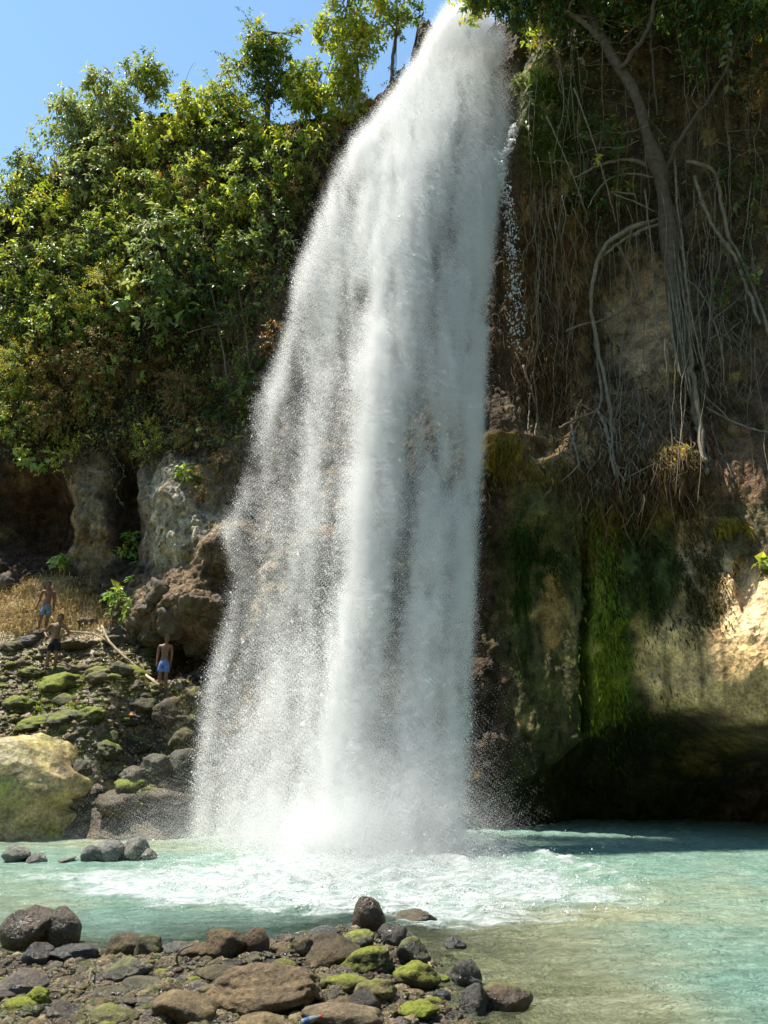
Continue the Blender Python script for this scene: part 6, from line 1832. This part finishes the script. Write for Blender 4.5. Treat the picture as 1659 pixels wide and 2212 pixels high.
# litter bottle
bp_ = on_z(672, 2206, 0.22)
bot = thing('plastic_bottle', 'crumpled plastic bottle with blue label and red cap lying beside the largest boulder', 'bottle', (bp_[0], bp_[1], bp_[2] + 0.01))
M_clear = mat_plain('bottle_plastic', (0.16, 0.18, 0.18), 0.15, 0.6)
M_blue = mat_plain('bottle_label', (0.04, 0.08, 0.2), 0.4, 0.4)
M_red = mat_plain('bottle_cap', (0.65, 0.04, 0.05), 0.35, 0.5)
def lathe(prof, sides=16):
    V, F = [], []
    for i, (x, r) in enumerate(prof):
        for k in range(sides):
            a = 2 * math.pi * k / sides
            V.append((x, r * math.cos(a), r * math.sin(a)))
    for i in range(len(prof) - 1):
        for k in range(sides):
            F.append((i * sides + k, i * sides + (k + 1) % sides, (i + 1) * sides + (k + 1) % sides, (i + 1) * sides + k))
    return np.array(V), np.array(F)
for nm, prof, mt in [('body', [(-.095, 0.001), (-.095, .024), (-.085, .030), (-.02, .030), (.02, .027), (.06, .012), (.082, .011)], M_clear), ('label', [(-.07, .0312), (-.02, .0312), (-.018, .0305)], M_blue), ('cap', [(.078, .0135), (.098, .0135), (.0985, .001)], M_red)]:
    V, F = lathe(prof)
    V[:, 1:] *= (1 + .05 * pn(V * 30 + 3))[:, None]
    link(nm, mesh_np(nm, V, [F], mat=mt), bot)
bot.rotation_euler = (0.2, -0.22, 0.25)
bot.scale = (0.72,) * 3

# ================================================================== PEOPLE
def skin_mesh(name, verts, edges, radii, roots, sub=2):
    me = bpy.data.meshes.new(name)
    me.from_pydata([tuple(v) for v in verts], edges, [])
    o = bpy.data.objects.new(name, me)
    C.objects.link(o)
    md = o.modifiers.new('skin', 'SKIN')
    if not me.skin_vertices:
        pass
    sv = me.skin_vertices[0].data
    for i, r in enumerate(radii):
        sv[i].radius = r if isinstance(r, tuple) else (r, r)
        sv[i].use_root = i in roots
    md.use_smooth_shade = True
    md.branch_smoothing = 0.6
    ss = o.modifiers.new('sub', 'SUBSURF'); ss.levels = sub; ss.render_levels = sub
    dg = bpy.context.evaluated_depsgraph_get()
    ev = o.evaluated_get(dg)
    m2 = bpy.data.meshes.new_from_object(ev)
    bpy.data.objects.remove(o, do_unlink=True)
    V = np.array([v.co[:] for v in m2.vertices])
    Fq = [list(p.vertices) for p in m2.polygons]
    bpy.data.meshes.remove(m2)
    return V, Fq

M_hair = mat_plain('hair', (0.008, 0.007, 0.006), 0.85, 0.1)
M_eye = mat_plain('eye', (0.02, 0.015, 0.012), 0.2, 0.5)

def person(label, foot, height, J, skin, shorts_col, face_dir, rz):
    """J: joints in metres for a 1.65 m figure; x to the right of the picture, y away, z up; feet at z = 0"""
    k = height / 1.65
    o = thing('person', label, 'person', tuple(foot), None, rz)
    M_sk = mat_plain('skin', skin, 0.5, 0.4, 14.0, 0.1)
    M_sh = mat_plain('shorts_cloth', shorts_col, 0.85, 0.2, 18.0, 0.5)
    verts, rad, edges, roots, idx = [], [], [], [], {}
    def v(nm, p, r, par=None, root=False):
        idx[nm] = len(verts); verts.append(np.array(p, float)); rad.append(r)
        if par is not None:
            edges.append((idx[par], idx[nm]))
        if root:
            roots.append(idx[nm])
    g = J
    pel = np.array(g['pelvis']); che = np.array(g['chest'])
    v('pelvis', pel, (0.125, 0.09), None, True)
    v('waist', pel * .55 + che * .45, (0.122, 0.088), 'pelvis')
    v('chest', che, (0.155, 0.10), 'waist')
    nk = np.array(g['neck'])
    v('upper', che * .35 + nk * .65, (0.125, 0.08), 'chest')
    v('neck', nk, (0.05, 0.05), 'upper')
    hd = np.array(g['head'])
    v('nape', nk * .5 + hd * .5, (0.052, 0.055), 'neck')
    for s in ('l', 'r'):
        sh, el, wr, ha = [np.array(g[s + n_]) for n_ in ('_shoulder', '_elbow', '_wrist', '_hand')]
        v(s + 'sh', sh, (0.066, 0.062), 'upper')
        v(s + 'ua', sh * .55 + el * .45, (0.054, 0.054), s + 'sh')
        v(s + 'el', el, (0.042, 0.042), s + 'ua')
        v(s + 'fa', el * .65 + wr * .35, (0.044, 0.042), s + 'el')
        v(s + 'wr', wr, (0.029, 0.030), s + 'fa')
        v(s + 'palm', wr * .45 + ha * .55, (0.030, 0.020), s + 'wr')
        v(s + 'ha', ha, (0.027, 0.014), s + 'palm')
        hp, kn, an, to = [np.array(g[s + n_]) for n_ in ('_hip', '_knee', '_ankle', '_toe')]
        v(s + 'hip', hp, (0.088, 0.088), 'pelvis')
        v(s + 'th', hp * .5 + kn * .5, (0.080, 0.080), s + 'hip')
        v(s + 'kn', kn, (0.052, 0.052), s + 'th')
        v(s + 'ca', kn * .65 + an * .35, (0.060, 0.062), s + 'kn')
        v(s + 'an', an, (0.040, 0.042), s + 'ca')
        hl = an + np.array([0, .035, -.045])
        v(s + 'ft', an * .45 + to * .55 + np.array([0, 0, -.012]), (0.040, 0.026), s + 'an')
        v(s + 'to', to, (0.038, 0.016), s + 'ft')
    # fingers, each its own chain rooted in the palm
    for s in ('l', 'r'):
        wr, ha = np.array(g[s + '_wrist']), np.array(g[s + '_hand'])
        d = ha - wr; d /= np.linalg.norm(d)
        ax = np.cross(d, np.array([0.25 if s == 'l' else -0.25, 1.0, 0.1])); ax /= np.linalg.norm(ax)
        cu = np.cross(ax, d)
        for f, (off, ln) in enumerate([(-.026, .062), (-.009, .072), (.009, .068), (.026, .054)]):
            b0 = ha - d * .02 + ax * off
            nm = s + 'f%d' % f
            v(nm + 'a', b0, .010, None, True)
            v(nm + 'b', b0 + d * ln * .6 + cu * .004, .0088, nm + 'a')
            v(nm + 'c', b0 + d * ln * .95 + cu * .018, .0072, nm + 'b')
        b0 = wr + d * .03 - ax * .018
        v(s + 'ta', b0, .012, None, True)
        v(s + 'tb', b0 + d * .035 - ax * .026 + cu * .012, .010, s + 'ta')
        v(s + 'tc', b0 + d * .065 - ax * .030 + cu * .022, .008, s + 'tb')
    V, Fl = skin_mesh('body', verts, edges, rad, roots)
    # head, joined to the same mesh
    fd = np.array(face_dir, float); fd /= np.linalg.norm(fd)
    up = np.array([0, 0, 1.0]) - fd * fd[2]; up /= np.linalg.norm(up)
    sd_ = np.cross(fd, up)
    S, SF = _ico[4]
    h = S.copy()
    x, y, z = h[:, 0], h[:, 1], h[:, 2]          # x side, y forward, z up
    jaw = np.where(z < 0, 1 + 0.30 * z, 1.0)
    hx = x * .080 * jaw; hy = y * .096 * (1 - .10 * (z < -.3)); hz = z * .118
    hy = hy + .020 * np.exp(-((x / .16) ** 2 + ((z + .12) / .17) ** 2)) * (y > 0)          # nose
    hy = hy + .009 * np.exp(-((x / .5) ** 2 + ((z - .22) / .10) ** 2)) * (y > 0)           # brow
    hy = hy - .010 * (np.exp(-(((x - .38) / .18) ** 2 + ((z - .06) / .10) ** 2)) + np.exp(-(((x + .38) / .18) ** 2 + ((z - .06) / .10) ** 2))) * (y > 0)   # sockets
    hy = hy + .008 * np.exp(-((x / .32) ** 2 + ((z + .50) / .08) ** 2)) * (y > 0)          # lips
    hy = hy + .010 * np.exp(-((x / .35) ** 2 + ((z + .85) / .15) ** 2)) * (y > 0)          # chin
    to3 = lambda a, b_, c: hd + np.outer(a, sd_) + np.outer(b_, fd) + np.outer(c, up)
    HV = to3(hx, hy, hz)
    parts = [(HV, SF)]
    for s in (-1, 1):                                # ears
        E_, EF = _ico[2]
        parts.append((to3(s * .074 + E_[:, 0] * .010, -.004 + E_[:, 1] * .020, -.005 + E_[:, 2] * .032), EF))
    nbody = len(Fl)
    allV = [V]; n0 = len(V)
    for a, f in parts:
        Fl += [[int(i) + n0 for i in t] for t in f]; allV.append(a); n0 += len(a)
    neye = len(Fl)
    for s in (-1, 1):
        E_, EF = _ico[2]
        a = to3(s * .028 + E_[:, 0] * .011, .078 + E_[:, 1] * .008, .008 + E_[:, 2] * .007)
        Fl += [[int(i) + n0 for i in t] for t in EF]; allV.append(a); n0 += len(a)
    me = bpy.data.meshes.new('body')
    me.from_pydata([tuple(p * k) for p in np.concatenate(allV)], [], Fl)
    me.materials.append(M_sk); me.materials.append(M_eye)
    mi = np.zeros(len(Fl), np.int32); mi[neye:] = 1
    me.polygons.foreach_set('material_index', mi)
    me.polygons.foreach_set('use_smooth', np.ones(len(Fl), bool))
    me.update()
    link('body', me, o)
    # hair: a cap over the top and back of the skull
    kp = S[:, 2] > (.08 + .62 * np.clip(S[:, 1], -1, 1) - .30 * (S[:, 1] < 0))
    fk = kp[SF].all(1)
    gg = np.random.default_rng(int(height * 1000))
    sc = 1.11 + .04 * gg.normal(size=len(S)) + .06 * np.clip(S[:, 2], 0, 1)
    link('hair', mesh_np('hair', to3(x * .081 * sc, y * .096 * sc, z * .118 * sc) * k, [SF[fk]], mat=M_hair), o)
    # shorts
    sv, sr, se, sroot = [], [], [], [0]
    def w(p, r, par=None):
        sv.append(np.array(p, float)); sr.append(r)
        if par is not None:
            se.append((par, len(sv) - 1))
        return len(sv) - 1
    a0 = w(pel + np.array([0, 0, .02]), (.142, .110))
    w(pel * .72 + che * .28, (.122, .094), a0)
    for s in ('l', 'r'):
        hp, kn = np.array(g[s + '_hip']), np.array(g[s + '_knee'])
        h1 = w(hp * .85 + kn * .15, (.108, .112), a0)
        h2 = w(hp * .45 + kn * .55, (.100, .104), h1)
        w(hp * .18 + kn * .82, (.098, .102), h2)
    SV, SFl = skin_mesh('shorts', sv, se, sr, sroot)
    SV = SV + .006 * np.stack([pn(SV * np.array([30, 30, 8])), pn(SV * np.array([30, 30, 8]) + 9), SV[:, 0] * 0], -1)
    ms_ = bpy.data.meshes.new('shorts')
    ms_.from_pydata([tuple(p * k) for p in SV], [], SFl)
    ms_.materials.append(M_sh)
    ms_.polygons.foreach_set('use_smooth', np.ones(len(SFl), bool))
    link('shorts', ms_, o)
    return o

def standing(**kw):
    J = dict(pelvis=(0, 0, .88), chest=(0, .01, 1.17), neck=(0, .01, 1.375), head=(0, -.01, 1.515),
             l_shoulder=(-.165, .01, 1.315), r_shoulder=(.165, .01, 1.315), l_elbow=(-.22, .03, 1.05), r_elbow=(.22, .03, 1.05),
             l_wrist=(-.235, -.03, .82), r_wrist=(.235, -.03, .82), l_hand=(-.23, -.05, .73), r_hand=(.23, -.05, .73),
             l_hip=(-.085, 0, .82), r_hip=(.085, 0, .82), l_knee=(-.10, -.02, .47), r_knee=(.10, -.02, .47),
             l_ankle=(-.105, .02, .075), r_ankle=(.105, .02, .075), l_toe=(-.125, -.15, .018), r_toe=(.125, -.15, .018))
    J.update(kw)
    return J
def foot_at(px, py):
    """where the line of sight meets the highest stone or ground there"""
    bpy.context.view_layer.update()
    dg = bpy.context.evaluated_depsgraph_get()
    d = Vector(ray(px, py)).normalized()
    org = Vector((0, 0, CAM_H)) + d * 14.0
    for _ in range(60):
        ok_, loc, nrm, i_, ob, m_ = scene.ray_cast(dg, org, d)
        if not ok_:
            break
        if ob.name.split('.')[0] in ('bank_terrain', 'boulder', 'stone', 'bank_stone') and nrm.z > 0.1:
            return np.array(loc)
        org = loc + d * 0.01
    return hit_bank(px, py)
P1 = standing(l_wrist=(-.27, -.05, .84), l_elbow=(-.23, .05, 1.07), l_hand=(-.285, -.075, .755), r_elbow=(.20, .05, 1.06), r_wrist=(.215, -.01, .83), r_hand=(.215, -.03, .74),
              l_knee=(-.11, -.06, .46), l_ankle=(-.17, -.02, .075), l_toe=(-.23, -.17, .018), r_knee=(.07, .0, .47), r_ankle=(.06, .05, .10), r_toe=(.09, -.11, .045), pelvis=(.0, 0, .88), chest=(.02, .01, 1.17), neck=(.01, .0, 1.375), head=(-.03, -.02, 1.51))
P2 = standing(l_elbow=(-.36, .06, 1.10), l_wrist=(-.24, -.06, .965), l_hand=(-.165, -.115, .935), r_elbow=(.39, .04, 1.08), r_wrist=(.27, -.05, .965), r_hand=(.185, -.105, .935), l_shoulder=(-.175, .01, 1.31), r_shoulder=(.175, .01, 1.32),
              pelvis=(.02, 0, .88), chest=(.03, .0, 1.17), neck=(.06, .0, 1.375), head=(.09, -.02, 1.51), l_hip=(-.07, 0, .82), r_hip=(.105, 0, .82), l_knee=(-.12, -.03, .46), l_ankle=(-.17, .02, .075), l_toe=(-.20, -.15, .018), r_knee=(.10, -.03, .46), r_ankle=(.09, .02, .075), r_toe=(.12, -.15, .018))
P3 = standing(l_elbow=(-.20, .04, 1.06), l_wrist=(-.20, .0, .83), l_hand=(-.195, -.02, .74), r_elbow=(.19, .05, 1.06), r_wrist=(.18, .02, .83), r_hand=(.175, .0, .74), l_knee=(-.085, -.02, .47), r_knee=(.085, -.03, .47), l_ankle=(-.09, .02, .075), r_ankle=(.09, .03, .075),
              head=(.03, -.02, 1.515))
SKIN = (0.17, 0.082, 0.045)
for lab, px, py, hpx, J, sh, fd, rz in [
    ('highest of three boys, shirtless in grey blue shorts on the dry grass slope', 92, 1368, 115, P1, (0.16, 0.20, 0.27), (.55, -1, -.15), 0.35),
    ('shirtless boy in black shorts with both hands on his hips on mossy rock', 110, 1447, 123, P2, (0.014, 0.014, 0.020), (.5, -1, .0), 0.0),
    ('shirtless boy in bright blue shorts with arms hanging, nearest the waterfall', 349, 1494, 125, P3, (0.12, 0.19, 0.42), (.8, -1, .05), 0.15)]:
    f = foot_at(px, py)
    H = hpx * (f[1] * CP + (f[2] - CAM_H) * SP) / FPX / math.cos(math.atan2(f[2] - CAM_H, f[1]))
    person(lab, f + np.array([0, .02, -.01]), H, J, SKIN, sh, fd, rz)
